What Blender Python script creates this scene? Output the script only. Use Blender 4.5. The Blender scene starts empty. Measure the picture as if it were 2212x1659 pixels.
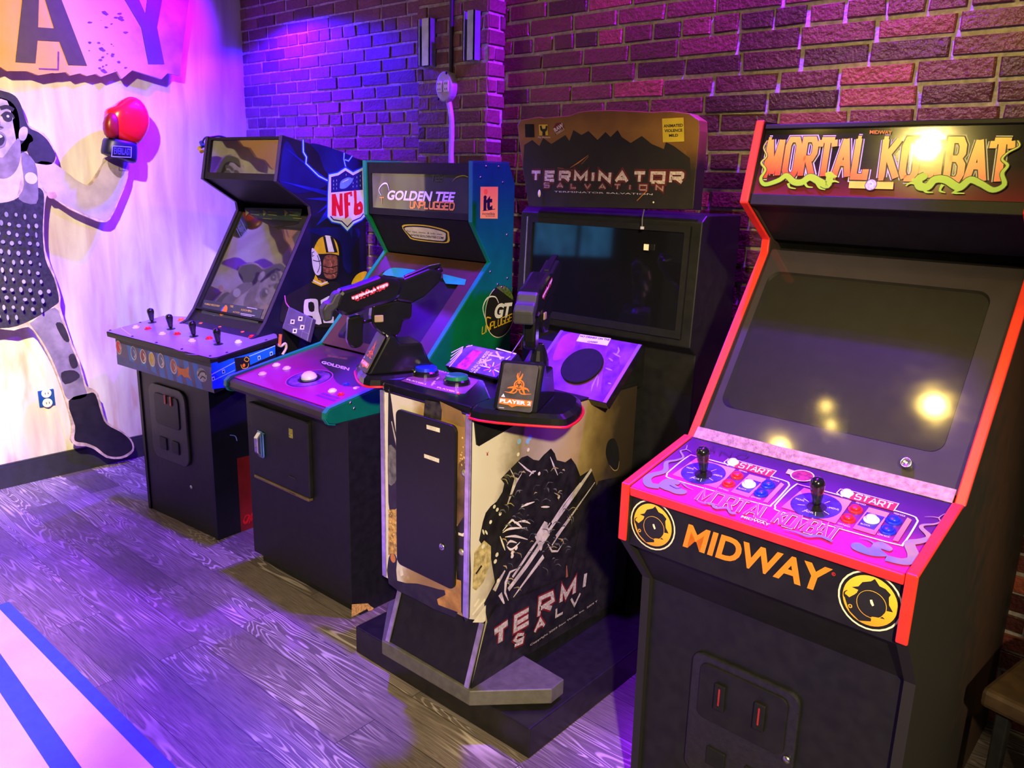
import bpy, bmesh, math, random
from mathutils import Vector, Matrix, noise
from mathutils.geometry import tessellate_polygon
random.seed(7)
S = bpy.context.scene
COL = S.collection
R = math.radians
# ------------------------------------------------------------------ camera
IW, IH, FPX, CAMH = 2212, 1659, 1723.09, 1.6
PIT, ROL, YAW = R(14.09), R(1.6675), R(40.617)
_f = Vector((-math.sin(YAW)*math.cos(PIT), math.cos(YAW)*math.cos(PIT), -math.sin(PIT)))
_r = Vector((math.cos(YAW), math.sin(YAW), 0)); _u = _r.cross(_f)
CR = _r*math.cos(ROL) + _u*math.sin(ROL); CU = _u*math.cos(ROL) - _r*math.sin(ROL)
CAM = Vector((0, 0, CAMH))
cd = bpy.data.cameras.new('camera'); cam = bpy.data.objects.new('camera', cd); COL.objects.link(cam)
cd.sensor_width = 36; cd.lens = FPX/IW*36; cd.clip_start = .02
m3 = Matrix((CR, CU, -_f)).transposed(); cam.matrix_world = Matrix.Translation(CAM) @ m3.to_4x4()
S.camera = cam
S.view_settings.view_transform = 'Standard'; S.view_settings.look = 'None'
S.view_settings.gamma = 1; S.view_settings.exposure = 0; S.view_settings.use_curve_mapping = False
# ------------------------------------------------------------------ light
W = bpy.data.worlds.new('room_ambient'); S.world = W; W.use_nodes = True
W.node_tree.nodes['Background'].inputs[0].default_value = (1, .98, .95, 1)
W.node_tree.nodes['Background'].inputs[1].default_value = .03
def lamp(name, kind, loc, target, energy, color, radius=.05, angle=90, blend=.3):
    l = bpy.data.lights.new(name, kind); l.energy = energy; l.color = color; l.shadow_soft_size = radius
    o = bpy.data.objects.new(name, l); COL.objects.link(o); o.location = loc
    if kind == 'SPOT': l.spot_size = R(angle); l.spot_blend = blend
    if target is not None: o.rotation_euler = (Vector(target)-Vector(loc)).to_track_quat('-Z', 'Y').to_euler()
    o['kind'] = 'structure'
    return o
WARM = (1, .68, .14); PURP = (.22, .002, 1); VIOL = (.03, .001, 1); FLV = (.15, .001, 1)
lamp('warm_track_or_fill_lamp', 'SPOT', (-1.74, .11, 3.0), (-4.5, .85, 1.6), 700, (1, .82, .36), .045, 60, .9)
lamp('warm_track_or_fill_lamp', 'SPOT', (-1.74, .05, 3.0), (-4.5, .98, .62), 820, (1, .90, .38), .045, 25, .8)
lamp('warm_track_or_fill_lamp', 'SPOT', (-2.3, -.9, 3.0), (-2.85, -.05, 0), 480, (1, .66, .26), .045, 40, .5)  # unseen spot added to brighten the floor mat
lamp('warm_track_or_fill_lamp', 'SPOT', (-1.3, -.31, 3.0), (-.6, 1.95, 1.62), 170, (1, .74, .2), .045, 42, .7)
lamp('warm_track_or_fill_lamp', 'SPOT', (-.94, .56, 3.0), (-1.2, 2.2, 1.2), 25, WARM, .035, 90, .7)
lamp('warm_track_bulb', 'POINT', (-1.74, .11, 2.98), None, 9, WARM, .035)
lamp('warm_track_bulb', 'POINT', (-1.46, .45, 2.98), None, 1.5, WARM, .018)
lamp('warm_track_bulb', 'POINT', (-1.44, .33, 2.98), None, 1.5, WARM, .016)
lamp('warm_room_lamp', 'SPOT', (1.2, -1.0, 2.5), (-1.2, 1.7, .55), 960, (1, .80, .45), .06, 38, .6)
lamp('warm_wall_lamp', 'SPOT', (.9, 1.9, 3.2), (.4, 2.66, 2.4), 50, (1, .75, .3), .04, 90, .6)
lamp('violet_flood_lamp', 'SPOT', (-3.88, 2.40, 2.64), (-3.2, 1.3, 0), 330, FLV, .03, 108, .5)
lamp('violet_flood_lamp', 'SPOT', (-3.95, 2.44, 2.42), (-3.90, 2.60, 1.5), 250, VIOL, .03, 160, .25)
lamp('violet_flood_lamp', 'SPOT', (-2.7, 1.72, 3.2), (-2.4, .9, 0), 700, FLV, .05, 82, .25)
lamp('violet_flood_lamp', 'SPOT', (-1.0, 2.42, 3.0), (-1.5, 2.62, 1.7), 560, PURP, .04, 110, .6)
lamp('violet_flood_lamp', 'SPOT', (-1.0, 1.78, 3.0), (-.66, 1.74, 1.0), 760, PURP, .03, 27, .5)
lamp('added_sign_fill', 'SPOT', (-3.88, 2.40, 2.64), (-4.42, 2.15, 2.4), 170, FLV, .03, 84, .8)  # unseen extra spot added to turn the sign's right side violet
lamp('warm_track_or_fill_lamp', 'SPOT', (-.94, .56, 3.0), (-3.1, 2.1, 1.3), 460, (1, .8, .25), .04, 26, .6)
# ------------------------------------------------------------------ materials
MATS = {}
def mat(name, col, rough=.5, metal=0, var=.12, scale=25, spec=.5, coat=0, bump=0, bscale=60, emit=0, col2=None):
    if name in MATS: return MATS[name]
    m = bpy.data.materials.new(name); m.use_nodes = True; MATS[name] = m
    nt = m.node_tree; b = nt.nodes['Principled BSDF']
    b.inputs['Roughness'].default_value = rough; b.inputs['Metallic'].default_value = metal
    b.inputs['Specular IOR Level'].default_value = spec; b.inputs['Coat Weight'].default_value = coat
    b.inputs['Coat Roughness'].default_value = .08
    tc = nt.nodes.new('ShaderNodeTexCoord'); nz = nt.nodes.new('ShaderNodeTexNoise')
    nz.inputs['Scale'].default_value = scale; nz.inputs['Detail'].default_value = 5
    nt.links.new(tc.outputs['Object'], nz.inputs['Vector'])
    rp = nt.nodes.new('ShaderNodeValToRGB'); nt.links.new(nz.outputs['Fac'], rp.inputs[0])
    a = [min(1, c*(1-var)) for c in col]; d = [min(1, c*(1+var)) for c in col]
    if col2: a, d = list(col), list(col2)
    rp.color_ramp.elements[0].color = (*a, 1); rp.color_ramp.elements[1].color = (*d, 1)
    rp.color_ramp.elements[0].position = .35; rp.color_ramp.elements[1].position = .65
    nt.links.new(rp.outputs[0], b.inputs['Base Color'])
    if bump:
        n2 = nt.nodes.new('ShaderNodeTexNoise'); n2.inputs['Scale'].default_value = bscale; n2.inputs['Detail'].default_value = 6
        nt.links.new(tc.outputs['Object'], n2.inputs['Vector'])
        bp = nt.nodes.new('ShaderNodeBump'); bp.inputs['Strength'].default_value = bump; bp.inputs['Distance'].default_value = .004
        nt.links.new(n2.outputs['Fac'], bp.inputs['Height']); nt.links.new(bp.outputs[0], b.inputs['Normal'])
    if emit:
        nt.links.new(rp.outputs[0], b.inputs['Emission Color']); b.inputs['Emission Strength'].default_value = emit
    return m
def grad(name, stops, axis, lo, hi, rough=.4, coat=0, nz=0, nscale=40):
    """colour blend along a local axis (object coordinates)"""
    if name in MATS: return MATS[name]
    m = bpy.data.materials.new(name); m.use_nodes = True; MATS[name] = m
    nt = m.node_tree; b = nt.nodes['Principled BSDF']; b.inputs['Roughness'].default_value = rough; b.inputs['Coat Weight'].default_value = coat
    tc = nt.nodes.new('ShaderNodeTexCoord')
    dt = nt.nodes.new('ShaderNodeVectorMath'); dt.operation = 'DOT_PRODUCT'; dt.inputs[1].default_value = axis
    nt.links.new(tc.outputs['Object'], dt.inputs[0])
    mr = nt.nodes.new('ShaderNodeMapRange'); mr.inputs[1].default_value = lo; mr.inputs[2].default_value = hi
    nt.links.new(dt.outputs['Value'], mr.inputs[0]); src = mr.outputs[0]
    if nz:
        n = nt.nodes.new('ShaderNodeTexNoise'); n.inputs['Scale'].default_value = nscale; n.inputs['Detail'].default_value = 6
        nt.links.new(tc.outputs['Object'], n.inputs['Vector'])
        ma = nt.nodes.new('ShaderNodeMath'); ma.operation = 'MULTIPLY_ADD'; ma.inputs[1].default_value = nz; 
        nt.links.new(n.outputs['Fac'], ma.inputs[0]); nt.links.new(src, ma.inputs[2])
        sb = nt.nodes.new('ShaderNodeMath'); sb.operation = 'SUBTRACT'; sb.inputs[1].default_value = nz/2
        nt.links.new(ma.outputs[0], sb.inputs[0]); src = sb.outputs[0]
    rp = nt.nodes.new('ShaderNodeValToRGB'); nt.links.new(src, rp.inputs[0])
    e = rp.color_ramp.elements
    e[0].position, e[0].color = stops[0][0], (*stops[0][1], 1); e[1].position, e[1].color = stops[-1][0], (*stops[-1][1], 1)
    for p, c in stops[1:-1]: q = e.new(p); q.color = (*c, 1)
    nt.links.new(rp.outputs[0], b.inputs['Base Color'])
    return m
def glass(name, base, ior, rough=.03):
    """dark monitor glass: a smooth dielectric over a dark tube"""
    if name in MATS: return MATS[name]
    m = mat(name, base, rough, 0, .05, 8); b = m.node_tree.nodes['Principled BSDF']; b.inputs['IOR'].default_value = ior
    return m
def pane_mat(name, fac_ior=1.5, tint=(1, 1, 1), rough=.02, dust=0):
    if name in MATS: return MATS[name]
    m = bpy.data.materials.new(name); m.use_nodes = True; MATS[name] = m; nt = m.node_tree; nt.nodes.clear()
    o = nt.nodes.new('ShaderNodeOutputMaterial'); mx = nt.nodes.new('ShaderNodeMixShader'); tr = nt.nodes.new('ShaderNodeBsdfTransparent')
    gl = nt.nodes.new('ShaderNodeBsdfGlossy'); fr = nt.nodes.new('ShaderNodeFresnel'); nz = nt.nodes.new('ShaderNodeTexNoise')
    tr.inputs[0].default_value = (*tint, 1); fr.inputs[0].default_value = fac_ior; nz.inputs['Scale'].default_value = 12
    ge = nt.nodes.new('ShaderNodeNewGeometry'); im = nt.nodes.new('ShaderNodeMapRange'); im.inputs[3].default_value = fac_ior; im.inputs[4].default_value = 1/fac_ior
    nt.links.new(ge.outputs['Backfacing'], im.inputs[0]); nt.links.new(im.outputs[0], fr.inputs[0])
    mr = nt.nodes.new('ShaderNodeMapRange'); mr.inputs[3].default_value = rough; mr.inputs[4].default_value = rough*2.5
    nt.links.new(nz.outputs['Fac'], mr.inputs[0]); nt.links.new(mr.outputs[0], gl.inputs['Roughness'])
    nt.links.new(fr.outputs[0], mx.inputs[0]); nt.links.new(tr.outputs[0], mx.inputs[1]); nt.links.new(gl.outputs[0], mx.inputs[2])
    if dust:
        df = nt.nodes.new('ShaderNodeBsdfDiffuse'); df.inputs[0].default_value = (.8, .75, .72, 1); m2 = nt.nodes.new('ShaderNodeMixShader'); m2.inputs[0].default_value = dust
        nt.links.new(tr.outputs[0], m2.inputs[1]); nt.links.new(df.outputs[0], m2.inputs[2]); nt.links.new(m2.outputs[0], mx.inputs[1])
    nt.links.new(mx.outputs[0], o.inputs[0])
    return m
BLK = mat('black_laminate', (.011, .011, .0115), .42, 0, .2, 30, .3)
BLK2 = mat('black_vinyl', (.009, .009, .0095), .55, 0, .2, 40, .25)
GLOSSBLK = mat('gloss_black_plastic', (.008, .008, .01), .18, 0, .1, 20, .5, .4)
CHROME = mat('brushed_steel', (.62, .63, .66), .28, 1, .1, 60)
WHITE = mat('white_plastic', (.85, .85, .85), .3, 0, .04)
RED = mat('red_plastic', (.75, .02, .02), .3, 0, .06)
ORG = mat('orange_plastic', (.9, .16, .02), .35, 0, .06)
BLU = mat('blue_plastic', (.01, .03, .8), .3, 0, .06)
GRN = mat('green_plastic', (.01, .2, .08), .3, 0, .06)
GRY = mat('grey_paint', (.11, .105, .085), .45, 0, .15, 40, .5, 0, .15, 90)
# ------------------------------------------------------------------ mesh helpers
def B(): return bmesh.new()
def face(bm, pts):
    try: return bm.faces.new([bm.verts.new(p) for p in pts])
    except ValueError: return None
def bx(bm, a0, a1, b0, b1, c0, c1, M=None):
    r = bmesh.ops.create_cube(bm, size=1)['verts']
    for v in r:
        v.co = Vector(((a0+a1)/2+v.co.x*(a1-a0), (b0+b1)/2+v.co.y*(b1-b0), (c0+c1)/2+v.co.z*(c1-c0)))
        if M: v.co = M @ v.co
def ext(bm, pts, d):
    """solid from a planar loop of 3-D points and an extrusion vector"""
    d = Vector(d); pts = [Vector(p) for p in pts]
    a = [bm.verts.new(p) for p in pts]; b = [bm.verts.new(p+d) for p in pts]; n = len(pts)
    tri = tessellate_polygon([pts])
    if n <= 4: bm.faces.new(a); bm.faces.new(b[::-1])
    else:
        try: bm.faces.new(a); bm.faces.new(b[::-1])
        except ValueError: pass
    for i in range(n): bm.faces.new((a[i], b[i], b[(i+1) % n], a[(i+1) % n]))
    bmesh.ops.recalc_face_normals(bm, faces=bm.faces[:])
def prism(bm, prof, u0, u1): ext(bm, [(u0, v, z) for v, z in prof], (u1-u0, 0, 0))
def ribbon(bm, prof, u0, u1, t):
    """solid strip following an open profile in (v,z), thickness t to its left"""
    n = len(prof); P = [Vector(p) for p in prof]; off = []
    for i in range(n):
        d1 = (P[i]-P[i-1]).normalized() if i else (P[1]-P[0]).normalized()
        d2 = (P[i+1]-P[i]).normalized() if i < n-1 else d1
        t_ = (d1+d2).normalized(); nn = Vector((-t_.y, t_.x)); c = max(.4, nn.dot(Vector((-d1.y, d1.x))))
        off.append(P[i]+nn*(t/c))
    ring = []
    for i in range(n):
        ring.append([bm.verts.new((u0, *P[i])), bm.verts.new((u1, *P[i])), bm.verts.new((u1, *off[i])), bm.verts.new((u0, *off[i]))])
    for i in range(n-1):
        for k in range(4): bm.faces.new((ring[i][k], ring[i+1][k], ring[i+1][(k+1) % 4], ring[i][(k+1) % 4]))
    bm.faces.new(ring[0][::-1]); bm.faces.new(ring[-1])
    bmesh.ops.recalc_face_normals(bm, faces=bm.faces[:])
def frame_of(d):
    d = Vector(d).normalized(); a = Vector((0, 0, 1)) if abs(d.z) < .9 else Vector((1, 0, 0))
    x = d.cross(a).normalized(); return x, d.cross(x)
def lathe(bm, base, axis, prof, n=24):
    """prof: (height along axis, radius)"""
    base = Vector(base); axis = Vector(axis).normalized(); x, y = frame_of(axis); rings = []
    for h, r in prof:
        rings.append([bm.verts.new(base+axis*h+(x*math.cos(2*math.pi*k/n)+y*math.sin(2*math.pi*k/n))*max(r, 1e-5)) for k in range(n)])
    for i in range(len(rings)-1):
        for k in range(n): bm.faces.new((rings[i][k], rings[i][(k+1) % n], rings[i+1][(k+1) % n], rings[i+1][k]))
    bm.faces.new(rings[0][::-1]); bm.faces.new(rings[-1])
    bmesh.ops.recalc_face_normals(bm, faces=bm.faces[:])
def tube(bm, pts, r, n=10, ends=True):
    pts = [Vector(p) for p in pts]; rings = []
    rr = r if isinstance(r, (list, tuple)) else [r]*len(pts)
    x = None
    for i, p in enumerate(pts):
        d = (pts[min(i+1, len(pts)-1)]-pts[max(i-1, 0)]).normalized()
        if x is None: x, y = frame_of(d)
        else: x = (x-d*x.dot(d)).normalized(); y = d.cross(x)
        rings.append([bm.verts.new(p+(x*math.cos(2*math.pi*k/n)+y*math.sin(2*math.pi*k/n))*rr[i]) for k in range(n)])
    for i in range(len(rings)-1):
        for k in range(n): bm.faces.new((rings[i][k], rings[i][(k+1) % n], rings[i+1][(k+1) % n], rings[i+1][k]))
    if ends: bm.faces.new(rings[0][::-1]); bm.faces.new(rings[-1])
    bmesh.ops.recalc_face_normals(bm, faces=bm.faces[:])
def ell(bm, c, r, M=None, seg=20):
    vs = bmesh.ops.create_uvsphere(bm, u_segments=seg, v_segments=seg//2, radius=1)['verts']
    for v in vs:
        v.co = Vector((v.co.x*r[0], v.co.y*r[1], v.co.z*r[2]))
        if M: v.co = M @ v.co
        v.co += Vector(c)
def spline(pts, k=6, closed=False):
    P = [Vector(p) for p in pts]; n = len(P); out = []
    for i in range(n if closed else n-1):
        p0, p1, p2, p3 = (P[(i-1) % n], P[i], P[(i+1) % n], P[(i+2) % n]) if closed else (P[max(i-1, 0)], P[i], P[i+1], P[min(i+2, n-1)])
        for j in range(k):
            t = j/k
            out.append(.5*((2*p1)+(p2-p0)*t+(2*p0-5*p1+4*p2-p3)*t*t+(3*p1-p0-3*p2+p3)*t**3))
    if not closed: out.append(P[-1])
    return out
def obj(name, bm, m, parent=None, bevel=0, smooth=False, seg=2, **props):
    me = bpy.data.meshes.new(name); bm.to_mesh(me); bm.free()
    for q in (m if isinstance(m, (list, tuple)) else [m]): me.materials.append(q)
    o = bpy.data.objects.new(name, me); COL.objects.link(o)
    if parent is not None: o.parent = parent
    if smooth:
        for p in me.polygons: p.use_smooth = True
    if bevel:
        b = o.modifiers.new('bevel', 'BEVEL'); b.width = bevel; b.segments = seg; b.limit_method = 'ANGLE'; b.angle_limit = R(35)
    for k, v in props.items(): o[k] = v
    return o
def thing(name, label, cat, loc=(0, 0, 0), yaw=0, group=None):
    o = bpy.data.objects.new(name, None); COL.objects.link(o); o.location = loc; o.rotation_euler = (0, 0, yaw)
    o.empty_display_size = .1
    tag(o, label, cat, group); return o
def tag(o, label, cat, group=None):
    o['label'] = label; o['category'] = cat
    if group: o['group'] = group
    return o
def copy_tree(o, parent=None):
    c = o.copy(); COL.objects.link(c)
    if parent is not None: c.parent = parent
    for ch in list(o.children): copy_tree(ch, c)
    return c
# ------------------------------------------------------------------ sight lines measured on the photograph -> true planes
class Fr:
    """the frame of one thing: u to its right, v into depth, z up"""
    def __init__(s, x, y, yaw=0, z=0):
        s.o = Vector((x, y, z)); s.yaw = R(yaw); s.M = Matrix.Translation(s.o) @ Matrix.Rotation(s.yaw, 4, 'Z'); s.I = s.M.inverted()
        s.c = s.I @ CAM; s.R3 = s.I.to_3x3()
    def ray(s, p): return s.R3 @ (_f + CR*((p[0]-IW/2)/FPX) - CU*((p[1]-IH/2)/FPX))
    def on(s, p, P0, n):
        d = s.ray(p); n = Vector(n); return s.c + d*((Vector(P0)-s.c).dot(n)/d.dot(n))
    def u(s, p, u): return s.on(p, (u, 0, 0), (1, 0, 0))
    def v(s, p, v): return s.on(p, (0, v, 0), (0, 1, 0))
    def z(s, p, z): return s.on(p, (0, 0, z), (0, 0, 1))
_tx = {}
def text_mesh(body, bold=0):
    k = (body, bold)
    if k in _tx: return _tx[k]
    c = bpy.data.curves.new('t', 'FONT'); c.body = body; c.offset = bold; c.resolution_u = 4
    o = bpy.data.objects.new('t', c); COL.objects.link(o)
    me = bpy.data.meshes.new_from_object(o.evaluated_get(bpy.context.evaluated_depsgraph_get()))
    vs = [v.co.copy() for v in me.vertices]; fs = [list(p.vertices) for p in me.polygons]
    bpy.data.objects.remove(o); bpy.data.curves.remove(c); bpy.data.meshes.remove(me)
    x0 = min(v.x for v in vs); x1 = max(v.x for v in vs); y0 = min(v.y for v in vs); y1 = max(v.y for v in vs)
    if not any(ch in body for ch in 'gjpqy,'): base = y0
    else: base = 0
    _tx[k] = ([((v.x-x0)/(x1-x0), (v.y-base)/(y1-base)) for v in vs], fs); return _tx[k]
class Art:
    """printing on one flat face: shapes are laid on the plane, each a hair above the one before"""
    def __init__(s, fr, a, b, c, lift=.0006, step=.00025):
        s.fr = fr; s.P = Vector(a); s.X = (Vector(b)-s.P).normalized(); s.N = s.X.cross(Vector(c)-s.P).normalized()
        if s.N.dot(fr.c-s.P) < 0: s.N = -s.N
        s.Y = s.N.cross(s.X); s.h = lift; s.st = step; s.bm = B(); s.ms = []
        if s.Y.dot(Vector(c)-s.P) < 0: s.Y = -s.Y
    def up(s, k=1): s.h += s.st*k; return s
    def q(s, p):                                    # sight line -> plane coordinates
        w = s.fr.on(p, s.P, s.N) - s.P; return Vector((w.dot(s.X), w.dot(s.Y)))
    def w(s, q, h=None): return s.P + s.X*q[0] + s.Y*q[1] + s.N*(s.h if h is None else h)
    def mi(s, m):
        if m not in s.ms: s.ms.append(m)
        return s.ms.index(m)
    def raw(s, loops, m, thick=0):
        i = s.mi(m); vs = [v for l in loops for v in l]
        bv = [s.bm.verts.new(s.w(v)) for v in vs]
        for t in tessellate_polygon([[Vector((v[0], v[1], 0)) for v in l] for l in loops]):
            try:
                f = s.bm.faces.new([bv[k] for k in t]); f.material_index = i
                if f.normal.dot(s.N) < 0: f.normal_flip()
                f.normal_update()
                if f.normal.dot(s.N) < 0: f.normal_flip()
            except ValueError: pass
        s.up(.12)
    def poly(s, pts, m, holes=(), sm=0, uv=False):
        f = (lambda p: Vector(p)) if uv else s.q
        L = [[f(p) for p in l] for l in (pts, *holes)]
        if sm: L = [spline(l, sm, True) for l in L]
        s.raw(L, m)
    def stroke(s, pts, w, m, closed=False, sm=0, uv=False):
        P = [Vector(p) if uv else s.q(p) for p in pts]
        if sm: P = spline(P, sm, closed)
        n = len(P); ww = w if isinstance(w, (list, tuple)) else None; A = []; Bq = []
        for i in range(n):
            a = P[(i-1) % n] if closed or i else P[0]; b = P[(i+1) % n] if closed or i < n-1 else P[-1]
            d1 = (P[i]-a); d2 = (b-P[i])
            if d1.length < 1e-9: d1 = d2
            if d2.length < 1e-9: d2 = d1
            d1.normalize(); d2.normalize(); t = (d1+d2)
            t = t.normalized() if t.length > 1e-4 else d1
            nn = Vector((-t.y, t.x)); c = max(.5, nn.dot(Vector((-d1.y, d1.x))))
            if ww:
                x = i/(n-1)*(len(ww)-1); k = min(int(x), len(ww)-2); h = (ww[k]+(ww[k+1]-ww[k])*(x-k))/2
            else: h = w/2
            A.append(P[i]+nn*h/c); Bq.append(P[i]-nn*h/c)
        i_ = s.mi(m); va = [s.bm.verts.new(s.w(p)) for p in A]; vb = [s.bm.verts.new(s.w(p)) for p in Bq]
        for i in range(n if closed else n-1):
            j = (i+1) % n
            try:
                f = s.bm.faces.new((va[i], vb[i], vb[j], va[j])); f.material_index = i_; f.normal_update()
                if f.normal.dot(s.N) < 0: f.normal_flip()
            except ValueError: pass
        s.up(.12)
    def disc(s, c, r, m, uv=False, n=28, r2=None, hole=0):
        c = Vector(c) if uv else s.q(c); r2 = r2 or r
        L = [[c+Vector((math.cos(2*math.pi*k/n)*r, math.sin(2*math.pi*k/n)*r2)) for k in range(n)]]
        if hole: L.append([c+Vector((math.cos(2*math.pi*k/n)*hole, math.sin(2*math.pi*k/n)*hole*r2/r)) for k in range(n)])
        s.raw(L, m)
    def ring(s, c, r, w, m, uv=False): s.disc(c, r+w/2, m, uv, hole=r-w/2)
    def text(s, body, bl, br, tl, m, bold=0, uv=False):
        """bl, br: ends of the baseline, tl: top of the first letter"""
        a, b, c = ([Vector(p) for p in (bl, br, tl)] if uv else [s.q(p) for p in (bl, br, tl)])
        vs, fs = text_mesh(body, bold); i = s.mi(m)
        bv = [s.bm.verts.new(s.w(a+(b-a)*x+(c-a)*y)) for x, y in vs]
        for f in fs:
            try:
                g = s.bm.faces.new([bv[k] for k in f]); g.material_index = i; g.normal_update()
                if g.normal.dot(s.N) < 0: g.normal_flip()
            except ValueError: pass
        s.up(.12)
    def letters(s, body, bl, br, tl, m, w, font, gap=.25, uv=False, only=None):
        """stroke letters (polylines in a unit box), widths from the font table"""
        a, b, c = ([Vector(p) for p in (bl, br, tl)] if uv else [s.q(p) for p in (bl, br, tl)])
        ws = [font[ch][0] if ch in font else .6 for ch in body]; tot = sum(ws)+gap*(len(ws)-1); x = 0
        for ch, wd in zip(body, ws):
            if ch in font and (only is None or ch in only):
                for st in font[ch][1]:
                    s.stroke([a+(b-a)*((x+px*wd)/tot)+(c-a)*py for px, py in st], w, m, uv=True)
            x += wd+gap
    def done(s, name, parent, **props): return obj(name, s.bm, s.ms, parent, **props)
FONT = {  # letter: width, strokes
 'T': (1, [[(0, 1), (1, 1)], [(.5, 1), (.5, 0)]]), 'E': (.95, [[(1, 1), (0, 1), (0, 0), (1, 0)], [(0, .5), (.9, .5)]]),
 'R': (1, [[(0, 0), (0, 1), (.9, 1), (1, .9), (1, .58), (.9, .45), (0, .45)], [(.5, .45), (1, 0)]]), 'M': (1.15, [[(0, 0), (0, 1), (.5, .25), (1, 1), (1, 0)]]),
 'I': (.12, [[(.5, 0), (.5, 1)]]), 'N': (1, [[(0, 0), (0, 1), (1, 0), (1, 1)]]), 'A': (1.1, [[(0, 0), (.5, 1), (1, 0)], [(.2, .33), (.8, .33)]]),
 'O': (1.1, [[(0, 0), (0, 1), (1, 1), (1, 0), (0, 0)]]), 'S': (.95, [[(1, .85), (.9, 1), (.1, 1), (0, .9), (0, .6), (.1, .5), (.9, .5), (1, .4), (1, .1), (.9, 0), (.1, 0), (0, .15)]]),
 'U': (.95, [[(0, 1), (0, .12), (.12, 0), (.88, 0), (1, .12), (1, 1)]]), 'L': (.9, [[(0, 1), (0, 0), (1, 0)]]), 'V': (1.05, [[(0, 1), (.5, 0), (1, 1)]]), 'P': (.95, [[(0, 0), (0, 1), (.9, 1), (1, .9), (1, .55), (.9, .45), (0, .45)]]),
 'Y': (1, [[(0, 1), (.5, .5), (1, 1)], [(.5, .5), (.5, 0)]]), '2': (.95, [[(0, 1), (1, 1), (1, .52), (0, .5), (0, 0), (1, 0)]]), '1': (.2, [[(0, .85), (1, 1), (1, 0)]]),
 'K': (1, [[(0, 0), (0, 1)], [(1, 1), (.05, .45)], [(.3, .6), (1, 0)]]), 'B': (1, [[(0, 0), (0, 1), (.85, 1), (1, .88), (1, .62), (.85, .52), (0, .52)], [(.85, .52), (1, .4), (1, .12), (.85, 0), (0, 0)]]),
 'D': (1, [[(0, 0), (0, 1), (.75, 1), (1, .75), (1, .25), (.75, 0), (0, 0)]]), 'W': (1.3, [[(0, 1), (.25, 0), (.5, .8), (.75, 0), (1, 1)]]), 'G': (1, [[(1, 1), (0, 1), (0, 0), (1, 0), (1, .45), (.55, .45)]]),
}
# ------------------------------------------------------------------ the room
def struct(name, bm, m): return obj(name, bm, m, None, kind='structure')
WX, LY, PY, RY, PX0, PX1 = -4.5, 2.735, 2.56, 2.66, -2.791, -2.375
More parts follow.
